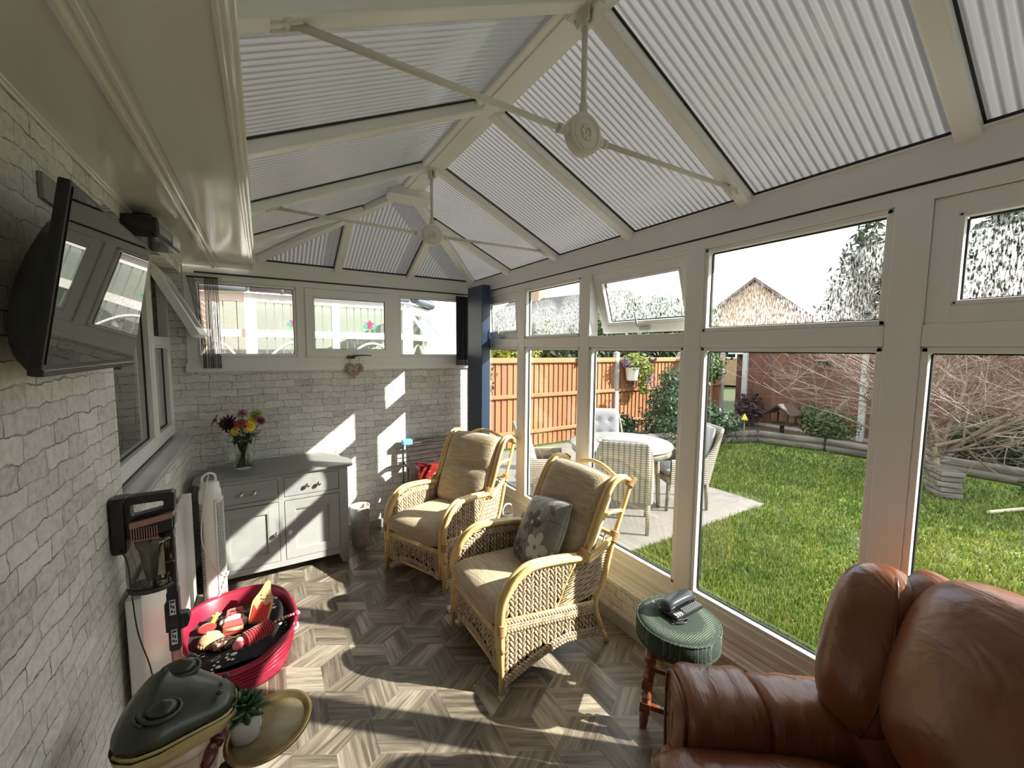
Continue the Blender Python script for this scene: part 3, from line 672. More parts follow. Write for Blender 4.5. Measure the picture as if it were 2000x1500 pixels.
    az = lambda u: .10 + .045 * math.sin(PI * u / .47) if 0 < u < .47 else 1
    g = MB(); braid(g, .47, .27, PF, lambda u, v: az(u) + .015 < v < .262)
    edge_braid(g, [(sx_ - .003, -.235 + .47 * k / 14, az(.47 * k / 14 if 0 < k < 14 else (.001 if k == 0 else .469))) for k in range(15)], n); edge_braid(g, [(sx_ - .003, -.235, .27), (sx_ - .003, .235, .27)], n)
    for s_ in (-1, 1): edge_braid(g, [(sx_ - .003, s_ * .235, .10), (sx_ - .003, s_ * .235, .27)], n)
    g.build('front_weave', SEAGRASS, t)
    g = MB(); g.box((sx_ + .008, -.235, .12), (sx_ + .013, .235, .275)); g.build('front_gap_shade', SHADOW_MAT, t)  # same painted gap shade behind the front apron
    g = MB()
    g.tube([(.0, -HWID + .03, .29), (.0, HWID - .03, .29)], .013, 8); g.tube([(.0, -HWID + .03, .305), (.0, HWID - .03, .305)], .010, 8); g.tube([(.01, -HWID, .10), (.01, HWID, .10)], .011, 8)
    for s_ in (-1, 1): g.tube([(0.006, s_ * .262, .085), (0.006, s_ * .262, .30)], .011, 8); g.tube([(.0, s_ * (HWID - .02), .29), (.63, s_ * (HWID - .02), .27)], .012, 8)
    g.tube([(.63, -HWID, .28), (.63, HWID, .28)], .013, 8); g.build('seat_frame', CANE, t)
    g = MB()
    g.tube(bez([(.905, -HWID, .945), (.90, -.22, .945), (.895, -.10, .995), (.895, 0, 1.01), (.895, .10, .995), (.90, .22, .945), (.905, HWID, .945)], 5), .014, 8)
    g.tube([(.775, -HWID, .65), (.775, HWID, .65)], .013, 8)
    for k in range(9): f = -.24 + .06 * k; g.tube([(.63, f, .28), (.775, f, .65)], .006, 6)
    g.build('back_rail', CANE, t)
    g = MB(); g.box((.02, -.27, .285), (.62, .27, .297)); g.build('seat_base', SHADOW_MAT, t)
    g = MB(); g.pillow(.66, .565, .165, 22, 7, .38, M=Matrix.Translation((.285, 0, .372)) @ rotM(0, .05, 0), puff=.10, seam=.006); g.build('seat_cushion', CHENILLE, t)
    tilt = math.atan2(.25, .54)
    M = Matrix.Translation((.668, 0, .705)) @ Euler((0, tilt, 0)).to_matrix().to_4x4() @ Matrix(((0, 0, -1, 0), (1, 0, 0, 0), (0, 1, 0, 0), (0, 0, 0, 1)))
    # rows of a soft back cushion with a sag crease across the middle
    g = MB(); g.pillow(.535, .645, .19, 26, 7, .40, M=M, puff=.12, seam=.006)
    Mi = M.inverted(); nv = []
    for v in g.v:
        q = Mi @ Vector(v)
        if q.z > 0:
            c = math.exp(-((q.y - .01 + .05 * q.x) / .022) ** 2); q.z -= .040 * c * (1 - (abs(q.x) / .27) ** 3) * .9; q.z += .010 * math.sin(q.x * 9 + 1) * math.exp(-((q.y + .05) / .09) ** 2)
        nv.append(tuple(M @ q))
    g.v = nv; g.build('back_cushion', CHENILLE, t)
    return t
chair = make_wicker_chair()
dup(chair, (.925, 2.905, 0), math.radians(25), 'wicker armchair with an empty seat in the corner beside the blue post')

# floral scatter cushion on the near chair
def floral():
    m_, t, b, o = newmat('grey_floral_satin'); b.inputs['Roughness'].default_value = .42; b.inputs['Sheen Weight'].default_value = .3
    co = nd(t, 'ShaderNodeTexCoord'); se = nd(t, 'ShaderNodeSeparateXYZ'); t.links.new(co.outputs['Object'], se.inputs[0])
    def mth(op, a, b_=None, c=None):
        n = nd(t, 'ShaderNodeMath', operation=op)
        for i, v in enumerate((a, b_, c)):
            if v is None: continue
            if isinstance(v, (int, float)): n.inputs[i].default_value = v
            else: t.links.new(v, n.inputs[i])
        return n.outputs[0]
    x, y = se.outputs[0], se.outputs[1]; cur = None
    base = nd(t, 'ShaderNodeTexNoise', Scale=7.0, Detail=3.0); t.links.new(co.outputs['Object'], base.inputs['Vector'])
    rp_ = nd(t, 'ShaderNodeValToRGB'); rp_.color_ramp.elements[0].color = (.15, .14, .12, 1); rp_.color_ramp.elements[1].color = (.22, .205, .18, 1); t.links.new(base.outputs[0], rp_.inputs[0]); cur = rp_.outputs[0]
    def lay(fac, c):
        nonlocal cur
        mx = nd(t, 'ShaderNodeMix', data_type='RGBA'); t.links.new(fac, mx.inputs[0]); t.links.new(cur, mx.inputs[6]); mx.inputs[7].default_value = rgb(c); cur = mx.outputs[2]
    def step(v, lo, hi):
        n = nd(t, 'ShaderNodeMapRange'); n.inputs[1].default_value = lo; n.inputs[2].default_value = hi; n.inputs[3].default_value = 1; n.inputs[4].default_value = 0; t.links.new(v, n.inputs[0]); return n.outputs[0]
    def vine(cx, cy, r, wd=.0016):
        d = mth('SQRT', mth('ADD', mth('POWER', mth('SUBTRACT', x, cx), 2), mth('POWER', mth('SUBTRACT', y, cy), 2)))
        lay(step(mth('ABSOLUTE', mth('SUBTRACT', d, r)), wd, wd + .0012), (.06, .055, .045))
    def leaf(cx, cy, a, l, w_, c):
        dx, dy = mth('SUBTRACT', x, cx), mth('SUBTRACT', y, cy); ca, sa = math.cos(a), math.sin(a)
        u = mth('ADD', mth('MULTIPLY', dx, ca / l), mth('MULTIPLY', dy, sa / l)); v = mth('ADD', mth('MULTIPLY', dx, -sa / w_), mth('MULTIPLY', dy, ca / w_))
        lay(step(mth('ADD', mth('POWER', u, 2), mth('POWER', v, 2)), .9, 1.1), c)
    def flower(cx, cy, R, c, cc):
        dx, dy = mth('SUBTRACT', x, cx), mth('SUBTRACT', y, cy); an = mth('ARCTAN2', dy, dx)
        r = mth('SQRT', mth('ADD', mth('POWER', dx, 2), mth('POWER', dy, 2)))
        pet = mth('MULTIPLY_ADD', mth('ABSOLUTE', mth('COSINE', mth('MULTIPLY', an, 2.5))), R * .55, R * .45)
        lay(step(mth('SUBTRACT', r, pet), 0, .002), c)
        vein = mth('ABSOLUTE', mth('SINE', mth('MULTIPLY', an, 15))); lay(mth('MULTIPLY', step(mth('SUBTRACT', r, pet), -.01, -.004), step(vein, .1, .25)), tuple(k * .6 for k in c))
        lay(step(r, R * .13, R * .17), cc)
    vine(-.03, .10, .13); vine(.16, -.10, .17); vine(-.12, -.16, .15)
    for a in ((-.12, .06, .8, .030, .012, (.05, .045, .04)), (.02, .15, .1, .034, .013, (.10, .09, .08)), (-.13, -.05, 2.0, .03, .012, (.09, .08, .07)), (.12, .13, 2.4, .034, .014, (.07, .06, .05)), (-.03, -.09, .4, .03, .012, (.08, .075, .06)), (.02, .07, 2.7, .032, .010, (.42, .40, .36)), (-.15, .14, .6, .03, .011, (.42, .40, .36))): leaf(*a)
    flower(-.01, .03, .085, (.008, .008, .014), (.35, .35, .36)); flower(.085, -.10, .092, (.55, .53, .49), (.16, .15, .13)); flower(-.10, -.145, .068, (.035, .03, .028), (.4, .38, .34)); flower(-.10, .17, .045, (.10, .09, .085), (.5, .48, .44))
    t.links.new(cur, b.inputs['Base Color'])
    n2 = nd(t, 'ShaderNodeTexNoise', Scale=14.0, Detail=2.0, Distortion=1.0); t.links.new(co.outputs['Object'], n2.inputs['Vector'])
    bu = nd(t, 'ShaderNodeBump', Strength=.35, Distance=.02); t.links.new(n2.outputs[0], bu.inputs['Height']); t.links.new(bu.outputs[0], b.inputs['Normal'])
    return m_
g = MB(); g.pillow(.42, .42, .13, 22, 3.2, .55, puff=.2, seam=.004)
sc_ = g.build('scatter_cushion', floral())
zax = Vector((-.86, .10, .50)).normalized(); xax = Vector((0.10, -1, .10)); xax = (xax - zax * xax.dot(zax)).normalized(); yax = zax.cross(xax)
sc_.matrix_world = Matrix(((xax.x, yax.x, zax.x, 1.43), (xax.y, yax.y, zax.y, 1.975), (xax.z, yax.z, zax.z, .635), (0, 0, 0, 1)))
tag(sc_, 'grey satin cushion with black and white flowers leaning on the nearer armchair back', 'cushion')

# ---------------------------------------------------------------- grey sideboard
GREY = pm('grey_painted_wood', (.345, .35, .345), .42, c2=(.325, .33, .325), scale=5, bump=.03, bscale=60)
GTOP = pm('grey_painted_top', (.255, .26, .25), .40, c2=(.235, .24, .23), scale=6)
KNOB = pm('polished_knob', (.62, .6, .57), .15, 1.0)
t = thing('sideboard', 'grey painted sideboard with two drawers and two panelled doors', 'sideboard', (.085, 3.46, 0))
g = MB(); X0, X1 = -.475, .475
g.box((X0, .02, .08), (X1, .47, .795)); g.box((X0, -.004, .77), (X1, .03, .80)); g.box((X0, -.004, .08), (X1, .03, .128), bev=.004)
for x0, x1 in ((X0, X0 + .068), (-.018, .02), (X1 - .068, X1)): g.box((x0, -.0045, .10), (x1, .03, .785), bev=.004)
g.box((X0 + .01, -.0034, .592), (X1 - .01, .03, .620), bev=.003); g.build('carcass', GREY, t)
for x in (X0, X1 - .07):
    for y in (0, .41):
        g = MB(); s_ = 1 if x < 0 else -1; xa = x if s_ > 0 else x + .07
        g.prism([(xa, 0), (xa, .09), (xa + s_ * .085, .09), (xa + s_ * .05, .0)] if s_ > 0 else [(xa, 0), (xa - .05, 0), (xa - .085, .09), (xa, .09)], 0, .06, 0, Matrix(((1, 0, 0, 0), (0, 0, 1, y), (0, 1, 0, 0), (0, 0, 0, 1)))); g.build('foot', GREY, t)
g = MB()
def rnd_outline(pts, r, k=6):
    out = []; n = len(pts)
    for i in range(n):
        p = Vector(pts[i] + (0,)) if len(pts[i]) == 2 else Vector(pts[i]); a = (Vector((*pts[i - 1], 0)) - p).normalized(); b = (Vector((*pts[(i + 1) % n], 0)) - p).normalized()
        for q in range(k + 1):
            f = q / k; w0 = p + a * r; w1 = p + b * r; out.append(tuple(((1 - f) ** 2 * w0 + 2 * f * (1 - f) * p + f * f * w1)[:2]))
    return out
ol = rnd_outline([(-.53, -.02), (.52, -.03), (.525, .16), (.34, .495), (-.34, .495), (-.53, .16)], .045)
n_ = len(ol)
for (i0, z0), (i1, z1) in zip([(.985, .795), (1, .803)], [(1, .803), (1, .815)]): pass
lv = [(.975, .797), (.995, .801), (1.0, .808), (1.0, .814), (.99, .820)]
vs = [(x * f, (y - .23) * f + .23, z) for f, z in lv for x, y in ol]
fs = [(i * n_ + k, i * n_ + (k + 1) % n_, (i + 1) * n_ + (k + 1) % n_, (i + 1) * n_ + k) for i in range(len(lv) - 1) for k in range(n_)] + [tuple(reversed(range(n_))), tuple(range(4 * n_, 5 * n_))]
g.add(vs, fs); g.build('top', GTOP, t)
def knob(parent, x, y, z, r=.0155):
    g = MB(); M = Matrix(((1, 0, 0, x), (0, 0, -1, y), (0, 1, 0, z), (0, 0, 0, 1))); M = Matrix.Translation((x, y, z)) @ rotM(PI / 2)
    g.lathe([(r * .8, 0), (r * .75, .003), (r * .4, .006), (r * .38, .014), (r * .95, .020), (r, .026), (r * .75, .033), (.0, .036)], 14, M=M); g.build('knob', KNOB, parent)
for x0, x1, kx in ((-.402, -.020, (-.247, -.167)), (.022, .404, (.180, .259))):
    g = MB(); g.box((x0, -.006, .624), (x1, .02, .768), bev=.004); d = g.build('drawer', GREY, t)
    for k in kx: knob(d, k, -.006, .694)
for x0, x1, kx in ((-.402, -.020, -.040), (.022, .404, .050)):
    g = MB(); z0, z1 = .132, .588; r_ = .068
    for a, b in (((x0, z0), (x0 + r_, z1)), ((x1 - r_, z0), (x1, z1)), ((x0 + r_ - .002, z0 + .0006), (x1 - r_ + .002, z0 + r_)), ((x0 + r_ - .002, z1 - r_), (x1 - r_ + .002, z1 - .0006))): g.box((a[0], -.008 if b[1] - a[1] > .2 else -.0074, a[1]), (b[0], .016, b[1]), bev=.003)
    g.box((x0 + .05, .006, z0 + .05), (x1 - .05, .014, z1 - .05))
    a0, a1, c0, c1 = x0 + r_, x1 - r_, z0 + r_, z1 - r_
    for p, q in (((a0, c0), (a1, c0)), ((a1, c0), (a1, c1)), ((a1, c1), (a0, c1)), ((a0, c1), (a0, c0))): g.bar((p[0], .0, p[1]), (q[0], .0, q[1]), .016, .012, (0, -1, 0), 0, .004)
    d = g.build('door', GREY, t); knob(d, kx, -.008, .352)

# ---------------------------------------------------------------- vase and flowers
def clear_glass_solid():
    m_, t_, b, o = newmat('vase_glass'); b.inputs['Transmission Weight'].default_value = 1.0; b.inputs['Roughness'].default_value = 0.02; b.inputs['IOR'].default_value = 1.25; b.inputs['Base Color'].default_value = (.88, .92, .86, 1); return m_
VX, VY, VZ = -.15, 3.72, .8205
t = thing('glass_vase', 'waisted clear glass vase of stems on the grey sideboard', 'vase', (VX, VY, VZ))
g = MB(); g.lathe([(.0, .002), (.062, .0), (.066, .006), (.060, .04), (.052, .09), (.050, .13), (.056, .18), (.066, .215), (.068, .222), (.064, .222), (.052, .18), (.046, .13), (.048, .09), (.055, .04), (.058, .016), (.0, .012)], 28); g.build('vase_body', clear_glass_solid(), t)
g = MB(); g.lathe([(.0, .016), (.055, .018), (.053, .04), (.046, .09), (.0455, .11), (.0, .11)], 20); g.build('water', glass_pane('water', (.70, .78, .66)), t)
STEM = pm('green_stem', (.045, .10, .02), .5, c2=(.09, .15, .03), scale=20); LEAFD = pm('dark_leaf', (.02, .045, .012), .5, c2=(.05, .10, .025), scale=30)
YEL = pm('yellow_petal', (.85, .62, .03), .5, c2=(.92, .75, .12), scale=30); BURG = pm('burgundy_petal', (.035, .004, .012), .5, c2=(.075, .006, .02), scale=30); REDP = pm('red_petal', (.16, .012, .008), .5, c2=(.30, .035, .016), scale=25)
PURP = pm('purple_petal', (.17, .015, .07), .5, c2=(.24, .03, .10), scale=30); LIME = pm('lime_bloom', (.22, .28, .03), .6, c2=(.35, .40, .06), scale=40); PINK = pm('pale_pink_bloom', (.18, .04, .06), .6, c2=(.55, .32, .36), scale=60)
def bloom(g, c, r, n_lay, face, flat=.5, per=12, pw=.28, mat=0):
    f = Vector(face).normalized(); u = f.orthogonal().normalized(); v = f.cross(u); c = Vector(c)
    for l in range(n_lay):
        a_el = (l / max(1, n_lay - 1)) * 1.25 - .15 if n_lay > 1 else flat; rr = r * (1 - .45 * l / max(1, n_lay))
        for k in range(per):
            a = 2 * PI * (k + .5 * (l % 2)) / per; d = (u * math.cos(a) + v * math.sin(a)) * math.cos(a_el) + f * math.sin(a_el); d.normalize(); s_ = d.cross(f); s_ = s_.normalized() if s_.length > .05 else u; nn = s_.cross(d)
            R = Matrix(((s_.x, nn.x, d.x), (s_.y, nn.y, d.y), (s_.z, nn.z, d.z))); g.ell(c + d * rr * .52, (r * pw * .5, r * .05, rr * .52), 6, 4, mat, R)
    g.ell(c, r * .28, 8, 6, mat)
FL = [('chrysanthemum', (-.104, -.06, 1.148), .044, YEL, 'large yellow chrysanthemum at the front of the vase', (-.1, -1, .25), 4), ('chrysanthemum', (-.075, .0, 1.195), .042, YEL, 'yellow chrysanthemum tucked above and behind the largest yellow bloom', (.3, -.8, .6), 4), ('chrysanthemum', (-.195, -.07, 1.122), .034, YEL, 'small yellow chrysanthemum low on the left of the bunch', (-.5, -.8, .3), 4),
      ('carnation', (-.235, -.01, 1.175), .066, BURG, 'biggest dark burgundy bloom on the left of the bunch', (-.5, -.8, .2), 4), ('gerbera', (-.15, -.065, 1.172), .05, REDP, 'dark red flower between burgundy and yellow blooms', (.1, -.7, .9), 1), ('gerbera', (-.315, 0, 1.205), .045, REDP, 'red flower drooping out alone on the far left', (-.9, -.1, .5), 1),
      ('lime_flower', (-.05, .0, 1.228), .046, LIME, 'green fluffy flower head at the upper right of the bunch', (.3, -.6, .7), 4), ('carnation', (-.025, -.03, 1.183), .036, PURP, 'purple red bloom at the right edge of the bunch', (.7, -.6, .3), 4), ('pink_spray_flower', (-.145, .02, 1.240), .044, PINK, 'dark and pale pink spray flower on top of the bunch', (0, -.4, 1), 3)]
for nm, p, r, m_, lab, fc, ln in FL:
    p = Vector(p) + Vector((0, VY, 0)); t = thing(nm, lab, 'flower', (VX, VY, VZ + .03), group='flowers in the glass vase'); q = p - Vector((VX, VY, VZ + .03))
    g = MB(); bloom(g, q, r * 1.08, ln, fc, .12, 12 if ln > 1 else 16); g.build('bloom', m_, t)
    g = MB(); b0 = Vector((random.uniform(-.03, .03) - q.x * .12, random.uniform(-.03, .03), -.005)); g.tube(bez([b0, (q.x * .18, (q.y) * .15, .17), q * .96], 6), .0032, 5); g.build('stem', STEM, t)
g = MB(); rr = random.Random(5)
for k in range(90):
    a = rr.uniform(0, 2 * PI); r = rr.uniform(.02, .105); z = 1.045 + rr.uniform(0, .12) - r * .25; d = Vector((math.cos(a), math.sin(a), rr.uniform(-.4, .6))).normalized(); s_ = d.cross(Vector((0, 0, 1))).normalized(); nn = s_.cross(d)
    g.ell((VX + r * math.cos(a), VY + r * math.sin(a), z), (.011, .002, .024), 6, 4, 0, Matrix(((s_.x, nn.x, d.x), (s_.y, nn.y, d.y), (s_.z, nn.z, d.z))))
for k in range(22):
    a = rr.uniform(0, 2 * PI); g.tube([(VX + .03 * math.cos(a + 2.6), VY + .03 * math.sin(a + 2.6), VZ + .02), (VX + .02 * math.cos(a), VY + .02 * math.sin(a), VZ + .14), (VX + .06 * math.cos(a), VY + .06 * math.sin(a), VZ + .26)], .0026, 4)
o = g.build('bouquet_foliage', LEAFD); tag(o, 'dark green leaves and stems filling the glass vase', 'foliage', kind='stuff')

# ---------------------------------------------------------------- white tower fan
WPL = pm('white_gloss_plastic', (.80, .79, .76), .25); SLOT = pm('dark_slot', (.03, .03, .03), .6); GRILL = pm('pale_grille', (.56, .56, .54), .4)
t = thing('tower_fan', 'white tower fan standing before the left end of the sideboard', 'fan', (-.300, 3.02, 0), math.radians(18))
g = MB(); g.lathe([(.15, 0), (.152, .012), (.13, .024), (.06, .034), (.05, .05), (0, .05)], 32); g.build('base', WPL, t)
g = MB(); g.lathe([(.052, .03), (.057, .06), (.0575, .50), (.0575, .85), (.055, .885), (.050, .89), (.048, .925), (.045, .93), (0, .932)], 28); g.build('body', WPL, t)
g = MB()
for k in range(52):
    z = .17 + k * .0125
    for a in range(5): an = math.radians(150 + a * 14); g.bar((.0572 * math.cos(an - .1), .0572 * math.sin(an - .1), z), (.0572 * math.cos(an + .1), .0572 * math.sin(an + .1), z), .006, .004, (0, 0, 1), 0)
g.build('rear_slots', SLOT, t)
g = MB(); 
def fgr(a): return (.0605 * math.cos(a), .0605 * math.sin(a))
for z in [.15 + .024 * k for k in range(28)]: g.tube([(*fgr(math.radians(a)), z) for a in range(-78, -7, 10)], .0022, 4)
for a in range(-78, -7, 10): g.tube([(*fgr(math.radians(a)), .14), (*fgr(math.radians(a)), .81)], .0024, 4)
g.build('front_grille', GRILL, t)
g = MB()
for a in (-82, -4): g.tube([(*fgr(math.radians(a)), .12), (*fgr(math.radians(a)), .83)], .005, 6)
for z in (.12, .83): g.tube([(*fgr(math.radians(a)), z) for a in range(-82, 0, 6)], .005, 6)
g.build('grille_surround', WPL, t)
g = MB(); g.tube(bez([(-.035, .012, .925), (-.032, .012, .965), (0, .012, .985), (.03, .012, .968), (.034, .012, .925)], 5), .007, 8); g.build('carry_handle', WPL, t)
g = MB(); g.tube(bez([(.0, .01, .975), (-.03, -.05, .90), (-.06, -.03, .60), (.0, -.066, .40), (.052, -.045, .33), (.06, -.05, .36), (.02, -.07, .27), (-.055, -.04, .12), (-.07, -.03, .03)], 6), .003, 5); g.build('cord', WPL, t)

# ---------------------------------------------------------------- panel heater under the side window
t = thing('panel_heater', 'flat white panel heater on the left wall behind the vacuum', 'heater', (XL + .012, 2.66, 0))
g = MB(); g.box((.012, -.655, .095), (.058, .68, .79), bev=.006); g.build('panel', pm('warm_white_enamel', (.78, .76, .69), .35), t)
for y in (-.5, .44): g = MB(); g.box((-.011, y, .2), (.014, y + .06, .7)); g.build('wall_bracket', GRILL, t)
# ---------------------------------------------------------------- television and what hangs near it
t = thing('television', 'black flat television tilted out from the brick wall', 'television', (-.367, 1.629, 1.893), rot=(0, math.radians(9.6), 0))
TVB = pm('tv_black', (.008, .008, .009), .3); SCR = pm('tv_screen', (.006, .006, .008), .015, spec=.75, coat=.4)
g = MB(); g.box((-.024, -.365, -.215), (-.002, .365, .215), bev=.006); g.build('body', TVB, t)
g = MB(); pts = []
g.sheet(14, 16, lambda u, v: (-.020 - (.060 + .050 * (1 - u)) * abs(math.sin(PI * u)) ** .42 * abs(math.sin(PI * v)) ** .22, (v - .5) * .715, (u - .5) * .36 - .030), 0); g.build('back_housing', TVB, t)
g = MB(); g.box((-.004, -.353, -.187), (.0005, .353, .203)); g.build('screen', SCR, t)
g = MB(); g.box((-.003, -.365, -.213), (.0025, .365, -.198), bev=.002); g.build('lower_bezel', pm('tv_bezel', (.03, .03, .032), .2), t)
g = MB(); g.box((-.155, -.04, -.10), (-.09, .04, .06), bev=.008); g.box((-.135, -.10, -.12), (-.10, .10, -.09), bev=.005); g.build('wall_mount', TVB, t)
t = thing('wall_plate', 'blank grey plate on the brick wall above the television', 'plate', (XL + .001, 1.69, 2.185))
g = MB(); g.box((0, -.05, -.036), (.012, .05, .036), bev=.003); g.build('plate', pm('grey_plate', (.25, .25, .23), .5), t)
t = thing('flood_lamp', 'small black rounded lamp unit under the soffit beyond the television', 'lamp', (-.435, 2.62, 2.292), math.radians(-4))
g = MB(); g.box((-.06, -.20, -.055), (.075, .20, .040), bev=.026); g.build('body', pm('gloss_black', (.012, .012, .013), .12), t)
g = MB()
for k in range(5): g.box((.072, .04 + k * .028, -.040), (.079, .058 + k * .028, .010), bev=.003)
g.build('chrome_ribs', CHROME, t)
g = MB(); g.box((-.05, -.05, .035), (.02, .05, .078), bev=.004); g.build('bracket', BLACK, t)

# ---------------------------------------------------------------- cordless vacuum on its wall dock
ROSE = pm('rose_metal', (.42, .22, .18), .3, .6); ROSED = pm('rose_plastic', (.34, .15, .13), .4)
SMOKE = glass_pane('smoked_bin', (.55, .53, .50), refl=2.0); STK = pm('white_sticker', (.8, .8, .78), .5); INK = pm('sticker_ink', (.03, .03, .03), .5)
VYC = 2.02
t = thing('stick_vacuum', 'black and rose cordless vacuum hanging on the brick wall corner', 'vacuum', (0, VYC, 0), 0)
MX = Matrix(((1, 0, 0, 0), (0, 0, 1, 0), (0, 1, 0, 0), (0, 0, 0, 1)))
g = MB(); g.box((-.495, -.05, .93), (-.43, .05, 1.245), bev=.012); g.lathe([(.034, -.045), (.038, -.03), (.038, .03), (.034, .045)], 16, M=Matrix.Translation((-.455, 0, 1.245)) @ rotM(PI / 2)); g.build('dock', BLACK, t)
g = MB()
hp = rnd_outline([(-.44, .985), (-.205, 1.01), (-.195, 1.255), (-.44, 1.255)], .02); hi = rnd_outline([(-.405, 1.13), (-.255, 1.155), (-.245, 1.205), (-.405, 1.205)], .02)
def ring_prism(g, outer, inner, y0, y1):
    n = len(outer); vs = []
    for y in (y0, y1):
        vs += [(x, y, z) for x, z in outer] + [(x, y, z) for x, z in inner]
    fs = []
    for k in range(n):
        j = (k + 1) % n
        fs += [(k, j, n + j, n + k), (2 * n + k, 3 * n + k, 3 * n + j, 2 * n + j), (k, 2 * n + k, 2 * n + j, j), (n + k, n + j, 3 * n + j, 3 * n + k)]
    g.add(vs, fs)
ring_prism(g, hp, hi, -.028, .028); g.build('handle', BLACK, t)
g = MB(); g.prism(rnd_outline([(-.40, .995), (-.21, 1.02), (-.205, 1.13), (-.40, 1.115)], .02), -.062, .062, 0, MX @ Matrix.Translation((0, 0, 0))); g.build('motor_body', BLACK, t)
g = MB(); g.prism(rnd_outline([(-.405, 1.065), (-.20, 1.10), (-.20, 1.135), (-.405, 1.105)], .008), -.066, .066, 0, MX); g.build('rose_band', ROSE, t)
g = MB()
for k in range(11): g.box((-.400 + k * .0118, -.068, .992), (-.3955 + k * .0118, -.060, 1.068))
g.box((-.404, -.067, .984), (-.27, -.060, .993)); g.build('vent_grille', ROSE, t)
g = MB(); g.lathe([(.070, 0), (.090, .01), (.094, .05), (.094, .20), (.088, .225)], 26, M=Matrix.Translation((-.330, 0, .755)), sx=1.32, sy=.8); d = g.build('dust_bin', SMOKE, t)
g = MB(); g.lathe([(.02, 0), (.03, .05), (.045, .14), (.055, .16), (.06, .2)], 18, M=Matrix.Translation((-.335, 0, .78)), sx=1.2, sy=.8); g.build('cyclone', pm('bin_interior', (.30, .28, .25), .5), d)
g = MB(); g.lathe([(.086, 0), (.094, .006), (.092, .022), (.0, .022)], 26, M=Matrix.Translation((-.330, 0, .745)), sx=1.32, sy=.8); g.build('bin_lid', pm('smoke_lid', (.05, .048, .045), .2), d)
g = MB(); g.box((-.262, -.035, .70), (-.21, .035, 1.0), bev=.01); g.build('neck', BLACK, t)
g = MB(); g.box((-.262, -.036, .855), (-.212, .036, .862)); g.build('rose_ring', ROSE, t)
g = MB(); g.box((-.268, -.034, .43), (-.205, .034, .72), bev=.012); g.box((-.282, -.02, .52), (-.262, .02, .66), bev=.006); g.prism(rnd_outline([(-.215, .60), (-.165, .595), (-.155, .565), (-.17, .53), (-.215, .52)], .008), -.022, .022, 0, MX); g.build('tube_joint', BLACK, t)
g = MB(); g.box((-.262, -.030, .05), (-.212, .030, .44), bev=.014); g.build('rose_tube', ROSE, t)
g = MB(); g.box((-.36, -.10, .0), (-.14, .10, .055), bev=.018); g.build('floor_head', BLACK, t)
for z in (.61, .465):
    g = MB(); g.box((-.252, -.0365, z), (-.222, -.0335, z + .072)); d = g.build('warning_sticker', STK, t)
    g = MB()
    for q in ((-.249, .058, -.225, .068), (-.247, .035, -.240, .052), (-.237, .030, -.228, .045), (-.247, .012, -.236, .024), (-.233, .008, -.226, .018)): g.box((q[0], -.0375, z + q[1]), (q[2], -.0364, z + q[3]))
    g.build('sticker_print', INK, d)
g = MB(); g.tube(bez([(-.455, -.052, .955), (-.42, -.075, .90), (-.40, -.105, .74), (-.385, -.11, .60), (-.35, -.10, .45), (-.32, -.09, .30), (-.31, -.06, .15), (-.33, .02, .02), (-.40, .10, .008)], 7), .0036, 6); g.build('charging_cord', BLACK, t)

for o_ in [c for c in t.children] + [d for c in t.children for d in c.children]:      # true size: narrower and shorter than drawn above
    for v in o_.data.vertices:
        v.co.x = -.497 + (v.co.x + .497) * .62; v.co.y *= .78
        v.co.z = float(np.interp(v.co.z, [0, .43, .72, .745, .98, 1.255], [0, .545, .79, .815, 1.025, 1.19]))
# ---------------------------------------------------------------- red pet bed with blanket and toys
REDPL = pm('raspberry_plastic', (.30, .016, .045), .33, c2=(.26, .013, .038), scale=4)
BC = Vector((-.160, 2.64, 0)); BR = math.radians(8)
t = thing('pet_bed', 'raspberry red plastic pet bed on the floor beside the heater', 'pet bed', BC, BR)
A_, B_ = .272, .352
def bed_r(a): n = 2.6; return (abs(math.cos(a)) ** n + abs(math.sin(a)) ** n) ** (-1 / n)
def rimz(a):
    d = (a - math.radians(-102) + PI) % (2 * PI) - PI; return .228 - .05 * math.exp(-(d / .60) ** 4)
def bedp(f, z, a): return (A_ * f * bed_r(a) * math.cos(a), B_ * f * bed_r(a) * math.sin(a), z)
def bed_wall(u, v):
    a = 2 * PI * v; h = rimz(a)
    pr = [(.02, .012), (.60, .012), (.74, .014), (.76, .03), (.80, .35 * h), (.86, .65 * h), (.93, .93 * h), (.955, h), (1.0, h + .003), (1.02, h - .006), (1.015, h - .02), (.985, h - .022), (.95, .75 * h), (.90, .45 * h), (.84, .12 * h), (.82, 0), (.02, 0)]
    f, z = pr[min(len(pr) - 1, int(round(u * (len(pr) - 1))))]
    if 4 <= round(u * 16) <= 6 or 12 <= round(u * 16) <= 13: f += .006 * math.sin(26 * z * 8)
    return bedp(f, z, a)
g = MB(); g.sheet(17, 72, bed_wall, cv=True)
for k in range(4):
    for fo, zo in ((.80 + .035 * k, .34 + .13 * k),): g.tube([Vector(bedp(fo + .004, zo * rimz(a), a)) for a in [2 * PI * i / 60 for i in range(60)]], .004, 5, closed=True)
    g.tube([Vector(bedp(.90 + .022 * k, (.38 + .13 * k) * rimz(a), a)) for a in [2 * PI * i / 60 for i in range(60)]], .0035, 5, closed=True)
g.build('tub', REDPL, t)
a = math.radians(-38); p = Vector(bedp(1.0, rimz(a) - .012, a))
g = MB(); M = Matrix.Translation(p + Vector((.004, 0, 0))) @ rotM(0, math.radians(50), math.radians(-30)); g.lathe([(.0, .004), (.024, .004), (.026, .002), (.026, 0)], 20, M=M, sx=.7, sy=1.15); d = g.build('oval_badge', STK, t)
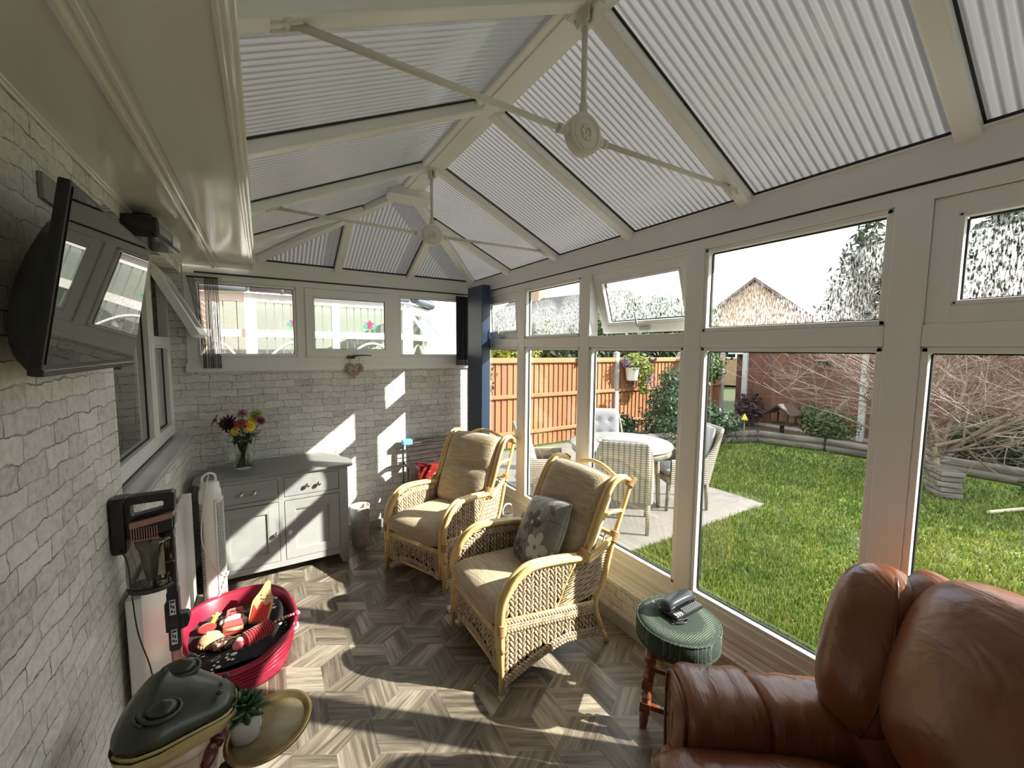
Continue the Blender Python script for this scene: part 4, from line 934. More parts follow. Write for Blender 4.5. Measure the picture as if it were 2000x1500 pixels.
g = MB(); g.ell((0, 0, 0), (.006, .009, .002), 8, 4, M=M @ Matrix.Translation((0, 0, .004))); g.ell((0, .013, 0), (.002, .004, .001), 6, 4, M=M @ Matrix.Translation((0, 0, .004))); g.build('badge_mark', INK, d)
def bedpt(x, y, z): return tuple(Matrix.Translation(BC) @ Euler((0, 0, BR)).to_matrix().to_4x4() @ Vector((x, y, z)))
FLEECE = pm('black_fleece', (.010, .010, .011), .95, c2=(.018, .018, .02), scale=60, bump=.4, bscale=90, sheen=.06); PRW = pm('white_print', (.72, .70, .66), .9)
t2 = thing('fleece_blanket', 'black fleece blanket with white paw prints crumpled in the red bed', 'blanket', BC, BR)
def blz(x, y): return .155 + .024 * math.sin(7 * x + 3 * y) * math.cos(9 * y - 4 * x) + .05 * math.exp(-((x - .17) / .06) ** 2 - ((y - .10) / .2) ** 2) + .045 * math.exp(-((x + .05) / .2) ** 2 - ((y + .22) / .09) ** 2) - .05 * max(0, (x * x / .055 + y * y / .115) - .75)
def blk(u, v):
    a = 2 * PI * v; f = u * .88; x, y, _ = bedp(f, 0, a); return (x, y, max(.022, blz(x, y)))
g = MB(); g.sheet(16, 48, blk, cv=True); g.build('fleece', FLEECE, t2)
def paw(x, y, s_, r):
    g = MB()
    for dx, dy, q in ((0, 0, 1.0), (-.016, .014, .55), (-.005, .022, .55), (.008, .021, .55), (.018, .011, .55)):
        ca, sa = math.cos(r), math.sin(r); X = x + s_ * (dx * ca - dy * sa); Y = y + s_ * (dx * sa + dy * ca); g.ell((X, Y, blz(X, Y) + .001), (.011 * q * s_, .010 * q * s_, .003), 8, 4)
    g.build('paw_print', PRW, t2)
for q in ((-.084, .265, 1.3, .3), (-.051, -.255, 1.4, 2.0), (-.118, -.278, 1.2, 1.0), (-.066, .178, 1.7, .5), (.185, -.095, 1.2, -.8), (.195, .121, 1.2, 1.4), (.17, .02, 1.2, .9)): paw(*q)
for q in ((-.135, -.213), (-.125, .165), (.045, .19), (-.19, -.05)):
    g = MB(); pts = [(q[0] + dx, q[1] + dy, blz(q[0] + dx, q[1] + dy) + .002) for dx, dy in ((0, 0), (.015, .012), (.03, -.002), (.022, -.02), (.005, -.018), (-.01, -.008), (0, 0), (-.012, .02), (-.02, .03))]; g.tube(pts, .0018, 4); g.build('scribble_print', PRW, t2)
TR = pm('red_plush', (.55, .022, .012), .9, bump=.3, bscale=120, sheen=.5); TT = pm('tan_plush', (.55, .31, .15), .9, c2=(.63, .40, .22), scale=20, bump=.3, bscale=120, sheen=.5); TW = pm('cream_plush', (.75, .70, .60), .9, sheen=.5)
TY = pm('yellow_plush', (.72, .45, .06), .9, sheen=.4); TO = pm('orange_plush', (.62, .32, .12), .9, c2=(.70, .42, .20), scale=18, sheen=.5); TBR = pm('brown_fleck_knit', (.07, .025, .015), .9, c2=(.60, .48, .38), scale=55, lo=.5, hi=.62); TP = pm('pink_rubber', (.70, .16, .20), .5)
def toy(nm, lab, x, y, dz, rz=0.0): return thing(nm, lab, 'toy', bedpt(x, y, blz(x, y) + dz), BR + rz, 'toys in the red pet bed')
t = toy('plush_ball_toy', 'tan round plush toy lying near the left of the bed', -.132, .0, .032)
g = MB(); g.ell((0, 0, 0), (.058, .052, .036), 18, 12)
for k in range(10): a = PI + k * .32; g.ell((.052 * math.cos(a), .047 * math.sin(a), -.01), .013, 6, 5)
g.build('body', TT, t)
g = MB(); g.ell((-.01, .012, .034), (.012, .016, .006), 8, 5); g.build('muzzle', TW, t)
t = toy('plush_cherry_toy', 'red plush toy with a yellow stick above the tan ball', -.135, .10, .030, -.1)
g = MB(); g.ell((-.01, 0, 0), (.045, .028, .026), 14, 10); g.build('body', TR, t)
g = MB(); g.tube([(.012, .012, .012), (.03, .045, .028), (.038, .065, .034)], [.012, .013, .011], 8); g.build('stick', TY, t)
t = toy('plush_santa_toy', 'red plush toy with white fleece band in the middle of the bed', -.022, .06, .036, -.15)
g = MB(); g.box((-.042, .03, -.024), (.042, .115, .024), bev=.016); g.prism(rnd_outline([(-.05, -.075), (.05, -.085), (.036, -.02), (-.036, -.015)], .012), -.024, .024); g.build('body', TR, t)
g = MB(); g.ell((0, .008, .004), (.056, .03, .032), 14, 10); g.ell((.05, -.02, .0), (.02, .028, .02), 10, 8); g.ell((-.052, .015, .0), (.02, .016, .016), 10, 8); g.build('fleece_band', TW, t)
g = MB(); g.tube([(-.02, .06, .025), (-.01, .075, .027), (0, .06, .027), (.01, .075, .027), (.02, .06, .025)], .0025, 5); g.ell((-.015, .012, .035), .004, 6, 5); g.ell((.015, .012, .035), .004, 6, 5); g.build('stitching', INK, t)
g = MB(); g.tube([(-.045, -.07, .005), (.048, -.08, .005)], .013, 8); g.build('trim', TT, t)
t = toy('plush_croissant_toy', 'tan and red flat plush standing at the back of the bed', .108, .02, .060, -.25)
M = rotM(math.radians(35), math.radians(12), 0)
g = MB(); g.prism(rnd_outline([(-.05, -.085), (.05, -.08), (.058, .03), (.03, .09), (.022, .15), (-.002, .15), (-.02, .09), (-.052, .03)], .022), -.017, .017, 0, M); g.build('body', TO, t)
g = MB(); g.prism(rnd_outline([(-.043, -.09), (.038, -.088), (.046, .02), (.015, -.005), (.0, .03), (-.018, -.03), (-.04, .01)], .01), .010, .022, 0, M); g.build('red_patch', TR, t)
g = MB(); 
for q in ((-.012, .06), (.02, .055)): g.ell((q[0], q[1], .018), .005, 6, 5, M=M)
g.tube([(-.015, .04, .018), (.004, .034, .019), (.022, .041, .018)], .002, 5, M=M); g.build('face', INK, t)
t = toy('plush_bone_toy', 'fuzzy dark red plush with pink ends at the front of the bed', .062, -.188, .038, .38)
g = MB(); g.tube([(-.075, 0, 0), (-.06, 0, 0), (0, 0, .004), (.06, 0, 0), (.075, 0, 0)], [.012, .036, .039, .036, .012], 14)
for k in range(11): g.tube([(-.062 + k * .0124, .037 * math.cos(a), .037 * math.sin(a) + .003) for a in [2 * PI * i / 14 for i in range(14)]], .005, 5, closed=True)
g.build('body', pm('deep_red_plush', (.38, .006, .012), .95, bump=.5, bscale=150, sheen=.6), t)
g = MB(); g.ell((-.10, 0, 0), (.026, .024, .022), 10, 8, 0); g.build('pink_end', TP, t)
g = MB(); g.ell((-.085, .012, .012), (.02, .018, .015), 10, 8); g.build('white_cuff', TW, t)
g = MB(); pts = bez([(.07, 0, .01), (.11, -.02, .02), (.15, -.02, .015), (.185, -.03, .012)], 5)
for i in range(len(pts) - 1): g.tube([pts[i], pts[i + 1]], .0065, 7, mat=i % 2)
g.build('striped_rope', [TW, TR], t)
g = MB(); g.ell((.20, -.035, .012), (.014, .022, .014), 10, 8); g.build('pink_tip', TP, t)
t = toy('knit_toy', 'brown and white flecked knitted toy between the tan ball and red plush', -.072, -.096, .030, -.3)
g = MB(); g.ell((-.01, 0, 0), (.065, .042, .03), 16, 10); g.build('body', TBR, t)
g = MB(); g.ell((.055, .01, .01), (.022, .018, .014), 10, 7); g.tube([(.05, -.005, .01), (.085, .02, .022)], .009, 7); g.build('yellow_ends', TY, t)

# ---------------------------------------------------------------- frog butler statue with tray
FROG = pm('dark_green_resin', (.022, .028, .018), .30, c2=(.045, .05, .034), scale=14, bump=.12, bscale=24); CHIN = pm('ochre_resin', (.36, .28, .11), .3, c2=(.48, .39, .18), scale=9, bump=.05); SHIRT = pm('blush_resin', (.58, .46, .38), .3, c2=(.5, .36, .28), scale=8)
BOW = pm('maroon_resin', (.12, .025, .03), .3, c2=(.2, .06, .06), scale=20); COATR = pm('striped_coat_resin', (.02, .022, .02), .35, c2=(.16, .16, .13), scale=30, sx=(1, 1, .15))
FA = math.radians(-9)
t = thing('frog_statue', 'dark green frog waiter statue by the left wall holding a brass tray', 'statue', (-.285, 1.455, 0), FA)
def loft(secs, seg=28):
    """closed body from stacked sections: (z, cx, rx, ry, power)"""
    g = MB(); vs = []
    for z, cx, rx, ry, p in secs:
        for k in range(seg):
            a = 2 * PI * k / seg; vs.append((cx + rx * spw0(math.cos(a), p), ry * spw0(math.sin(a), p), z))
    n = len(secs); fs = [(i * seg + k, i * seg + (k + 1) % seg, (i + 1) * seg + (k + 1) % seg, (i + 1) * seg + k) for i in range(n - 1) for k in range(seg)] + [tuple(reversed(range(seg))), tuple(range((n - 1) * seg, n * seg))]
    return g.add(vs, fs, 0, True)
def spw0(c, p): return (abs(c) ** p) * (1 if c >= 0 else -1)
g = loft([(0, .03, .11, .13, .8), (.02, .03, .115, .135, .8), (.05, .01, .085, .115, .9), (.12, -.01, .065, .095, 1), (.26, -.01, .075, .105, 1), (.38, -.005, .09, .125, 1), (.48, .0, .09, .13, 1), (.56, .0, .075, .12, 1), (.60, .0, .06, .09, 1), (.66, .0, .055, .08, 1)]); g.build('body', COATR, t)
HW = ([0, .06, .15, .30, .48, .62, .78, .90, .96, 1.0], [.0, .09, .128, .150, .134, .108, .080, .060, .042, .0])
HH = ([0, .06, .15, .35, .60, .85, .95, 1.0], [.0, .035, .058, .070, .060, .042, .026, .0])
def hx(u): return -.095 + .278 * u
def hz(u): return .712 - .045 * max(0, u - .3) - .03 * max(0, .25 - u)
def head(u, v):
    a = 2 * PI * v; w_ = float(np.interp(u, *HW)); h = float(np.interp(u, *HH)); c, s_ = math.cos(a), math.sin(a)
    return (hx(u), w_ * spw0(c, .85), hz(u) + (h * abs(s_) ** .8 if s_ > 0 else -.012 * abs(s_)))
g = MB(); g.sheet(40, 36, lambda u, v: head(.5 - .5 * math.cos(PI * u), v), cv=True)
for sy in (-1, 1):
    g.ell((.030, sy * .080, .764), (.036, .030, .025), 16, 10); g.tube([(.028 + .044 * math.cos(q), sy * .080 + .038 * math.sin(q), .764 - .12 * (.044 * math.cos(q))) for q in [2 * PI * k / 18 for k in range(18)]], .006, 6, closed=True)
    g.tube([(.028 + .054 * math.cos(q), sy * .080 + .047 * math.sin(q), .760 - .15 * (.05 * math.cos(q))) for q in [2 * PI * k / 18 for k in range(3, 13)]], .004, 5)
    g.ell((.150, sy * .034, .738), (.010, .009, .006), 8, 6)
g.build('head', FROG, t)
us = [.12 + .88 * math.sin(k / 14 * PI / 2) for k in range(15)]
lip = [Vector((hx(u), float(np.interp(u, *HW)) * 1.01, hz(u) - .010)) for u in us]; lip = lip + [Vector((p.x, -p.y, p.z)) for p in reversed(lip[:-1])]
def chin(u, v):
    uu = .04 + .94 * (.5 - .5 * math.cos(PI * u)); a = PI + PI * v; w_ = float(np.interp(uu, *HW)) * 1.10 + .004; h = .095 * math.sin(PI * min(1, max(0, .06 + uu * .9))) ** .6
    return (hx(uu) + .010 * uu, w_ * math.cos(a) * (1 + .10 * math.sin(-a) ** 2), hz(uu) - .006 + h * math.sin(a))
g = MB(); g.sheet(26, 22, chin); g.build('chin', CHIN, t)
g = MB(); g.tube(lip, .0055, 6); g.build('lip', CHIN, t)
g = MB()
for sy in (-1, 1): g.tube(bez([(.070, sy * .012, .585), (.105, sy * .035, .605), (.085, sy * .09, .625), (.0, sy * .105, .625)], 5), [.016] * 6 + [.020] * 5 + [.018] * 5, 8); g.prism([(.05, sy * .005), (.110, sy * .02), (.105, sy * .085), (.03, sy * .10), (.0, sy * .07)], .565, .612)
g.build('collar', SHIRT, t)
g = MB()
for sy in (-1, 1): g.ell((.118, sy * .038, .552), (.022, .038, .024), 10, 8)
g.ell((.128, 0, .552), (.018, .014, .016), 8, 6); g.build('bow_tie', BOW, t)
g = MB(); g.lathe([(.0, 0), (.05, 0), (.06, .05), (.058, .12), (.045, .16)], 16, M=Matrix.Translation((.052, 0, .41)), sx=.8, sy=1.1); g.build('shirt_front', SHIRT, t)
for sy in (-1, 1):
    g = MB(); g.tube(bez([(.0, sy * .115, .555), (.02, sy * .150, .50), (.07, sy * .135, .475), (.135, sy * .085, .512)], 6), [.036] * 7 + [.032] * 6 + [.026] * 6, 12); g.build('sleeve', COATR, t)
    g = MB(); g.tube([(.13, sy * .088, .510), (.15, sy * .080, .518)], .028, 12); g.build('cuff', SHIRT, t)
    g = MB(); g.ell((.170, sy * .068, .528), (.026, .022, .012), 12, 8)
    for k in range(4): g.tube([(.178, sy * (.052 + k * .012), .528), (.196 + .004 * (k % 2), sy * (.046 + k * .015), .533), (.208, sy * (.042 + k * .017), .534)], [.0075, .0065, .006], 7)
    g.build('hand', FROG, t)
# tray
BRASS = pm('aged_brass', (.27, .19, .085), .34, .85, c2=(.40, .30, .14), scale=7, bump=.06, bscale=18); PATINA = pm('mottled_brass', (.20, .135, .045), .42, .55, c2=(.36, .31, .20), scale=9, detail=6)
t = thing('serving_tray', 'oval brass tray with raised rim held by the frog', 'tray', (-.020, 1.421, .5465), math.radians(58))
g = MB(); g.lathe([(0, .0), (.098, .0), (.104, .002), (.109, .010), (.117, .013), (.123, .011), (.126, .005), (.121, .0), (.108, -.005), (0, -.005)], 44, sx=1.08, sy=.93); g.build('rim', BRASS, t)
g = MB(); g.lathe([(0, .0015), (.101, .0015), (.103, .0005)], 44, sx=1.08, sy=.93); g.build('plate', PATINA, t)
t = thing('succulent_pot', 'small pale pot with a green succulent on the brass tray', 'plant', (-.085, 1.420, .5475))
g = MB(); g.lathe([(0, 0), (.033, 0), (.037, .004), (.040, .04), (.0415, .082), (.0400, .084), (.0375, .082), (.036, .066), (0, .066)], 28); g.build('pot', pm('pale_stoneware', (.50, .475, .43), .45, c2=(.46, .435, .39), scale=9), t)
g = MB()
for q in ([(.0395, -.015, .05), (.0405, -.006, .062), (.041, .004, .052), (.0405, -.004, .04), (.039, -.012, .034)], [(.041, .004, .064), (.0402, .012, .05), (.0385, .016, .036)]): g.tube([Vector((p[0], p[1] - .012, p[2])) for p in q], .0016, 5)
g.build('pot_lettering', pm('white_script', (.8, .78, .74), .5), t)
g = MB(); g.lathe([(0, .067), (.036, .067)], 18); g.build('soil', pm('soil', (.03, .02, .014), .95, c2=(.10, .09, .08), scale=160, lo=.55, hi=.7), t)
g = MB(); rr = random.Random(9)
for lay in range(4):
    for k in range(9 - lay):
        a = 2 * PI * k / (9 - lay) + lay * .5; el = .12 + lay * .36; l = .036 - lay * .004; d = Vector((math.cos(a) * math.cos(el), math.sin(a) * math.cos(el), math.sin(el))); s_ = d.cross(Vector((0, 0, 1))).normalized(); nn = s_.cross(d)
        g.ell(Vector((0, 0, .080 + lay * .008)) + d * (l * .8 + .004), (.0115, .0045, l), 8, 6, 0, Matrix(((s_.x, nn.x, d.x), (s_.y, nn.y, d.y), (s_.z, nn.z, d.z))))
for a in (2.2, 3.4, 4.3):
    d = Vector((math.cos(a), math.sin(a), .45)).normalized(); s_ = d.cross(Vector((0, 0, 1))).normalized(); nn = s_.cross(d); g.ell(Vector((0, 0, .09)) + d * .046, (.013, .004, .03), 8, 6, 0, Matrix(((s_.x, nn.x, d.x), (s_.y, nn.y, d.y), (s_.z, nn.z, d.z))))
g.build('leaf_rosette', pm('succulent_green', (.020, .055, .022), .35, c2=(.05, .11, .05), scale=40), t)
# ---------------------------------------------------------------- upholstered stool with telephone
MAHOG = wood('mahogany', (.10, .025, .010), (.19, .055, .02), 2, 18, .22, .5, .04)
def tweed():
    m_, t, b, o = newmat('green_tweed'); b.inputs['Roughness'].default_value = .95
    co = nd(t, 'ShaderNodeTexCoord'); mp_ = nd(t, 'ShaderNodeMapping'); mp_.inputs['Rotation'].default_value = (0, 0, .5); t.links.new(co.outputs['Object'], mp_.inputs[0])
    v = nd(t, 'ShaderNodeTexVoronoi', Scale=115.0); v.inputs['Randomness'].default_value = .12; t.links.new(mp_.outputs[0], v.inputs['Vector'])
    r = nd(t, 'ShaderNodeValToRGB'); e = r.color_ramp.elements; e[0].position = .12; e[0].color = (.34, .38, .30, 1); e[1].position = .34; e[1].color = (.026, .042, .032, 1)
    t.links.new(v.outputs['Distance'], r.inputs[0]); t.links.new(r.outputs[0], b.inputs['Base Color'])
    bu = nd(t, 'ShaderNodeBump', Strength=.6, Distance=.002); bu.invert = True; t.links.new(v.outputs['Distance'], bu.inputs['Height']); t.links.new(bu.outputs[0], b.inputs['Normal']); return m_
TWEED = tweed()
SC = (1.632, 1.14)
t = thing('footstool', 'round green tweed topped stool with turned mahogany legs', 'stool', (SC[0], SC[1], 0), math.radians(34))
g = MB(); g.lathe([(0, .395), (.165, .395), (.180, .40), (.187, .415), (.189, .45), (.187, .478), (.180, .489), (.165, .494), (.10, .499), (0, .500)], 44); g.build('seat_pad', TWEED, t)
g = MB()
for z, r in ((.485, .1845), (.402, .183)): g.tube([(r * math.cos(a), r * math.sin(a), z) for a in [2 * PI * k / 44 for k in range(44)]], .0048, 6, closed=True)
g.build('piping', TWEED, t)
LEG = [(.016, 0), (.019, .02), (.021, .05), (.015, .062), (.024, .070), (.024, .074), (.018, .083), (.021, .09), (.0215, .125), (.0215, .128), (.017, .14), (.023, .152), (.023, .158), (.015, .17), (.020, .205), (.024, .24), (.020, .262), (.015, .272), (.023, .282), (.023, .288), (.018, .296), (.0255, .305), (.0255, .392)]
def splay(px, py, qx, qy, h=.392): return Matrix(((1, 0, (qx - px) / h, px), (0, 1, (qy - py) / h, py), (0, 0, 1, 0), (0, 0, 0, 1)))
for sx_, sy in ((1, 1), (1, -1), (-1, 1), (-1, -1)):
    g = MB(); M = splay(sx_ * .128, sy * .128, sx_ * .105, sy * .105); g.lathe(LEG, 14, M=M); g.box((-.0235, -.0235, .088), (.0235, .0235, .130), 0, M, .003); g.box((-.0235, -.0235, .192), (.0235, .0235, .235), 0, M, .003); g.build('leg', MAHOG, t)
g = MB()
for p, q in (((-.1, -.1), (.1, -.1)), ((.1, -.1), (.1, .1)), ((.1, .1), (-.1, .1)), ((-.1, .1), (-.1, -.1))):
    g.bar((p[0] * 1.02, p[1] * 1.02, .365), (q[0] * 1.02, q[1] * 1.02, .365), .02, .055, (0, 0, 1), 0, .003)
g.build('apron', MAHOG, t)
for p, q, z in (((-.115, -.115), (.115, -.115), .212), ((.115, .115), (-.115, .115), .212), ((.121, -.121), (.121, .121), .108), ((-.121, .121), (-.121, -.121), .108)):
    g = MB(); g.bar((p[0], p[1], z), (q[0], q[1], z), .020, .024, (0, 0, 1), 0, .003); g.build('stretcher', MAHOG, t)
PHB = pm('phone_black', (.012, .013, .015), .28); PHG = pm('phone_charcoal', (.030, .036, .040), .22)
t = thing('telephone', 'black corded telephone with keypad lying on the round stool', 'telephone', (1.685, 1.165, .501))
g = MB(); g.box((-.10, -.052, .002), (.10, .048, .022), bev=.006); g.box((-.095, -.005, .02), (-.05, .042, .042), bev=.008); g.box((.05, -.005, .02), (.095, .042, .042), bev=.008); g.build('base', PHB, t)
g = MB()
def hs(u, v):
    a = 2 * PI * v; x = -.108 + .216 * u; zc = .044 + .008 * math.sin(PI * u); r = .5 * (1 - abs(2 * u - 1) ** 8) ** .25; th = .024 + .005 * abs(2 * u - 1) ** 2
    return (x, .016 + .062 * r * (abs(math.cos(a)) ** .7) * (1 if math.cos(a) > 0 else -1), zc - .010 * abs(2 * u - 1) ** 4 + th * r * 1.6 * (abs(math.sin(a)) ** .7) * (1 if math.sin(a) > 0 else -1))
g.sheet(22, 20, hs, cv=True); g.build('handset', PHG, t)
KEY = pm('grey_key', (.16, .165, .17), .4)
for r in range(3):
    for k in range(9):
        g = MB(); g.box((-.028 + k * .0135, -.047 + r * .012, .021), (-.0185 + k * .0135, -.0385 + r * .012, .0255), bev=.0015); g.build('key', KEY, t)
g = MB()
for k in range(3): g.box((-.092 + k * .016, -.048, .021), (-.079 + k * .016, -.020, .027), bev=.002)
g.build('display_buttons', CHROME, t)
g = MB(); g.tube(bez([(-.10, -.03, .012), (-.115, -.055, .006), (-.07, -.075, .005), (-.03, -.065, .005), (-.05, -.058, .006), (-.11, -.045, .008)], 6), .003, 6); g.tube(bez([(-.10, .03, .015), (-.085, .07, .012), (-.085, .085, .014)], 5), .003, 6); g.build('cord', PHB, t)
g = MB(); g.tube([(-.085, .082, .014), (-.088, .098, .018)], .0055, 8); g.build('white_plug', WPL, t)

# ---------------------------------------------------------------- brown leather recliner at the front
def leather():
    m_, t, b, o = newmat('chestnut_leather'); b.inputs['Roughness'].default_value = .34; b.inputs['Specular IOR Level'].default_value = .55
    co = nd(t, 'ShaderNodeTexCoord'); n = nd(t, 'ShaderNodeTexNoise', Scale=3.5, Detail=5.0); t.links.new(co.outputs['Object'], n.inputs['Vector'])
    r = nd(t, 'ShaderNodeValToRGB'); e = r.color_ramp.elements; e[0].position = .3; e[0].color = (.11, .033, .015, 1); e[1].position = .72; e[1].color = (.215, .074, .030, 1); t.links.new(n.outputs[0], r.inputs[0]); t.links.new(r.outputs[0], b.inputs['Base Color'])
    mp_ = nd(t, 'ShaderNodeMapping'); mp_.inputs['Scale'].default_value = (3.2, 1.0, 1.0); t.links.new(co.outputs['Object'], mp_.inputs[0])
    n2 = nd(t, 'ShaderNodeTexNoise', Scale=6.0, Detail=3.0, Distortion=.5); t.links.new(mp_.outputs[0], n2.inputs['Vector'])
    n3 = nd(t, 'ShaderNodeTexVoronoi', Scale=260.0); t.links.new(co.outputs['Object'], n3.inputs['Vector'])
    b1 = nd(t, 'ShaderNodeBump', Strength=.30, Distance=.03); t.links.new(n2.outputs[0], b1.inputs['Height'])
    b2 = nd(t, 'ShaderNodeBump', Strength=.06, Distance=.002); t.links.new(n3.outputs['Distance'], b2.inputs['Height']); t.links.new(b1.outputs[0], b2.inputs['Normal']); t.links.new(b2.outputs[0], b.inputs['Normal'])
    r2 = nd(t, 'ShaderNodeMapRange'); r2.inputs[3].default_value = .20; r2.inputs[4].default_value = .40; t.links.new(n.outputs[0], r2.inputs[0]); t.links.new(r2.outputs[0], b.inputs['Roughness'])
    return m_
LEA = leather(); LEAP = pm('leather_piping', (.10, .03, .014), .4); 
RC = (1.235, .345); RA = math.radians(143)
t = thing('leather_armchair', 'large brown leather armchair in the lower corner with its back to the window', 'armchair', (RC[0], RC[1], 0), RA)
def spw(c, p): return (abs(c) ** p) * (1 if c >= 0 else -1)
g = MB(); g.box((-.40, -.44, .03), (.36, .44, .30), bev=.04); g.build('base', LEA, t)
g = MB(); g.pillow(.66, .62, .24, 24, 5, .42, M=Matrix.Translation((.10, 0, .365)), puff=.10, seam=.006); g.build('seat_cushion', LEA, t)
for sy in (-1, 1):
    def armfn(x0, x1, yc, zt, ry, rz_, fe, re):
        def fn(u, v):
            x = x0 + (x1 - x0) * u; a = 2 * PI * v; c, s_ = spw(math.cos(a), .75), spw(math.sin(a), .75)
            k = (1 - max(0, (u - (1 - fe)) / fe) ** 2.6 if fe else 1) * (1 - max(0, (re - u) / re) ** 3 if re else 1); k = max(.0004, k) ** .45
            z = zt + rz_ * s_ * k if s_ > 0 else zt + (zt - .08) * s_ * k ** .35
            wob = 1 + .012 * math.sin(x * 40 + a * 2) + .010 * math.sin(x * 75 + 1)
            return (x, yc + ry * c * k * (.9 if s_ < 0 else 1) * wob, z if s_ < 0 else zt + (z - zt) * wob)
        return fn
    yc = sy * .40
    g = MB(); g.sheet(22, 30, armfn(-.40, .065, yc, .450, .128, .130, .10, .12), cv=True); g.build('rear_arm_pad', LEA, t)
    g = MB(); g.sheet(26, 30, armfn(.030, .320, yc, .452, .138, .138, .16, .12), cv=True); g.build('front_arm_pad', LEA, t)
    g = MB()
    for xx, f in ((.313, .80),): g.tube([(xx, yc + .135 * f * spw(math.cos(a), .75), .462 + (.134 * f * spw(math.sin(a), .75) if math.sin(a) > 0 else .35 * spw(math.sin(a), .75))) for a in [2 * PI * k / 36 for k in range(36)]], .006, 6, closed=True)
    g.build('arm_piping', LEAP, t)
    M = Matrix.Translation((-.275, sy * .335, .790)) @ Euler((0, math.radians(-13), sy * math.radians(-24))).to_matrix().to_4x4() @ Matrix(((0, 0, 1, 0), (1, 0, 0, 0), (0, 1, 0, 0), (0, 0, 0, 1)))
    g = MB(); g.pillow(.26, .55, .25, 28, 2.7, .5, M=M, puff=.1, corner=.22); w_ = g.build('wing', LEA, t)
    g = MB()
    pts = [M @ Vector((-sy * (.045 + .055 * math.sin(PI * f) ** .7), -.250 + .51 * f, .055 + .052 * math.sin(PI * f) ** .6)) for f in [k / 22 for k in range(23)]]
    g.tube(pts, .0045, 6); g.build('wing_piping', LEAP, w_)
    M2 = Matrix.Translation((-.33, sy * .275, .76)) @ Euler((0, math.radians(-14), 0)).to_matrix().to_4x4() @ Matrix(((0, 0, 1, 0), (1, 0, 0, 0), (0, 1, 0, 0), (0, 0, 0, 1)))
    g = MB(); g.pillow(.15, .66, .20, 18, 3, .5, M=M2); g.build('gusset', LEA, t)
M = Matrix.Translation((-.345, 0, .845)) @ Euler((0, math.radians(-13), 0)).to_matrix().to_4x4() @ Matrix(((0, 0, 1, 0), (1, 0, 0, 0), (0, 1, 0, 0), (0, 0, 0, 1)))
g = MB(); g.pillow(.57, .62, .27, 30, 3.0, .45, M=M, puff=.25, corner=.20); g.build('back_cushion', LEA, t)
g = MB(); M = Matrix.Translation((-.36, 0, .56)) @ rotM(0, math.radians(-12), 0) @ Matrix(((0, 0, 1, 0), (1, 0, 0, 0), (0, 1, 0, 0), (0, 0, 0, 1))); g.pillow(.60, .44, .16, 20, 5, .4, M=M); g.build('lumbar_panel', LEA, t)
g = MB(); g.box((-.50, -.38, .06), (-.40, .38, .86), bev=.045); g.build('back_shell', LEA, t)

# ---------------------------------------------------------------- white tie bars hung from the ridge
IRON = pm('white_painted_iron', (.72, .69, .62), .4, bump=.06, bscale=60)
def tie_bar(y, lab, zroof):
    hz = 2.472; t = thing('roof_tie_bar', lab, 'tie bar', (RX, y, hz), 0, 'roof tie bars')
    MXZ = rotM(PI / 2)
    g = MB(); g.lathe([(0, -.022), (.062, -.022), (.066, -.018), (.066, .018), (.062, .022), (0, .022)], 30, M=MXZ); g.tube([(.052 * math.cos(a), -.022, .052 * math.sin(a)) for a in [2 * PI * k / 30 for k in range(30)]], .003, 6, closed=True); d = g.build('hub', IRON, t)
    g = MB()
    for k in range(8): a = 2 * PI * k / 8; g.ell((.020 * math.cos(a), -.024, .020 * math.sin(a)), (.009, .004, .009), 8, 5)
    g.ell((0, -.024, 0), (.007, .004, .007), 8, 5); g.build('rosette', IRON, d)
    g = MB(); g.tube([(0, 0, .06), (0, 0, .10)], .014, 10); g.tube([(0, 0, .10), (0, 0, .36)], .0095, 10); g.tube([(0, 0, .34), (0, 0, .375)], .013, 10); g.build('hanger_rod', IRON, t)
    g = MB(); g.box((-.035, -.06, .386), (.035, .06, .395), bev=.003); g.box((-.014, -.03, .345), (-.006, .03, .39), bev=.003); g.box((.006, -.03, .345), (.014, .03, .39), bev=.003)
    g.tube([(-.022, 0, .36), (.022, 0, .36)], .009, 8)
    for q in (-.045, .045): g.ell((0, q, .383), .010, 8, 6)
    g.build('ridge_bracket', IRON, t)
    for s_ in (-1, 1):
        ex, ez = s_ * .885, .01
        g = MB(); g.tube([(s_ * .05, 0, -.004), (s_ * .095, 0, -.003)], .0135, 10); g.tube([(s_ * .09, 0, -.003), (s_ * .105, 0, -.003)], .017, 6); g.tube([(s_ * .10, 0, -.003), (ex, 0, ez)], .0095, 10); g.build('tie_rod', IRON, t)
        g = MB(); ang = s_ * math.atan(SL)
        M = Matrix.Translation((ex, 0, ez + .012)) @ rotM(0, ang, 0)
        g.box((-.095, -.030, .0), (.095, .030, .012), 0, M, .005); g.box((-.035, -.018, -.03), (.035, -.010, .004), 0, M, .003); g.box((-.035, .010, -.03), (.035, .018, .004), 0, M, .003); g.tube([M @ Vector((0, -.028, -.014)), M @ Vector((0, .028, -.014))], .014, 8)
        for q in (-.062, .062): g.ell(tuple(M @ Vector((q, 0, -.002))), (.011, .011, .008), 8, 6)
        g.build('rafter_bracket', IRON, t)
tie_bar(1.105, 'nearer white iron tie bar with round hub hanging from the ridge beam', 0)
tie_bar(2.535, 'farther white iron tie bar with round hub near the hipped end', 0)

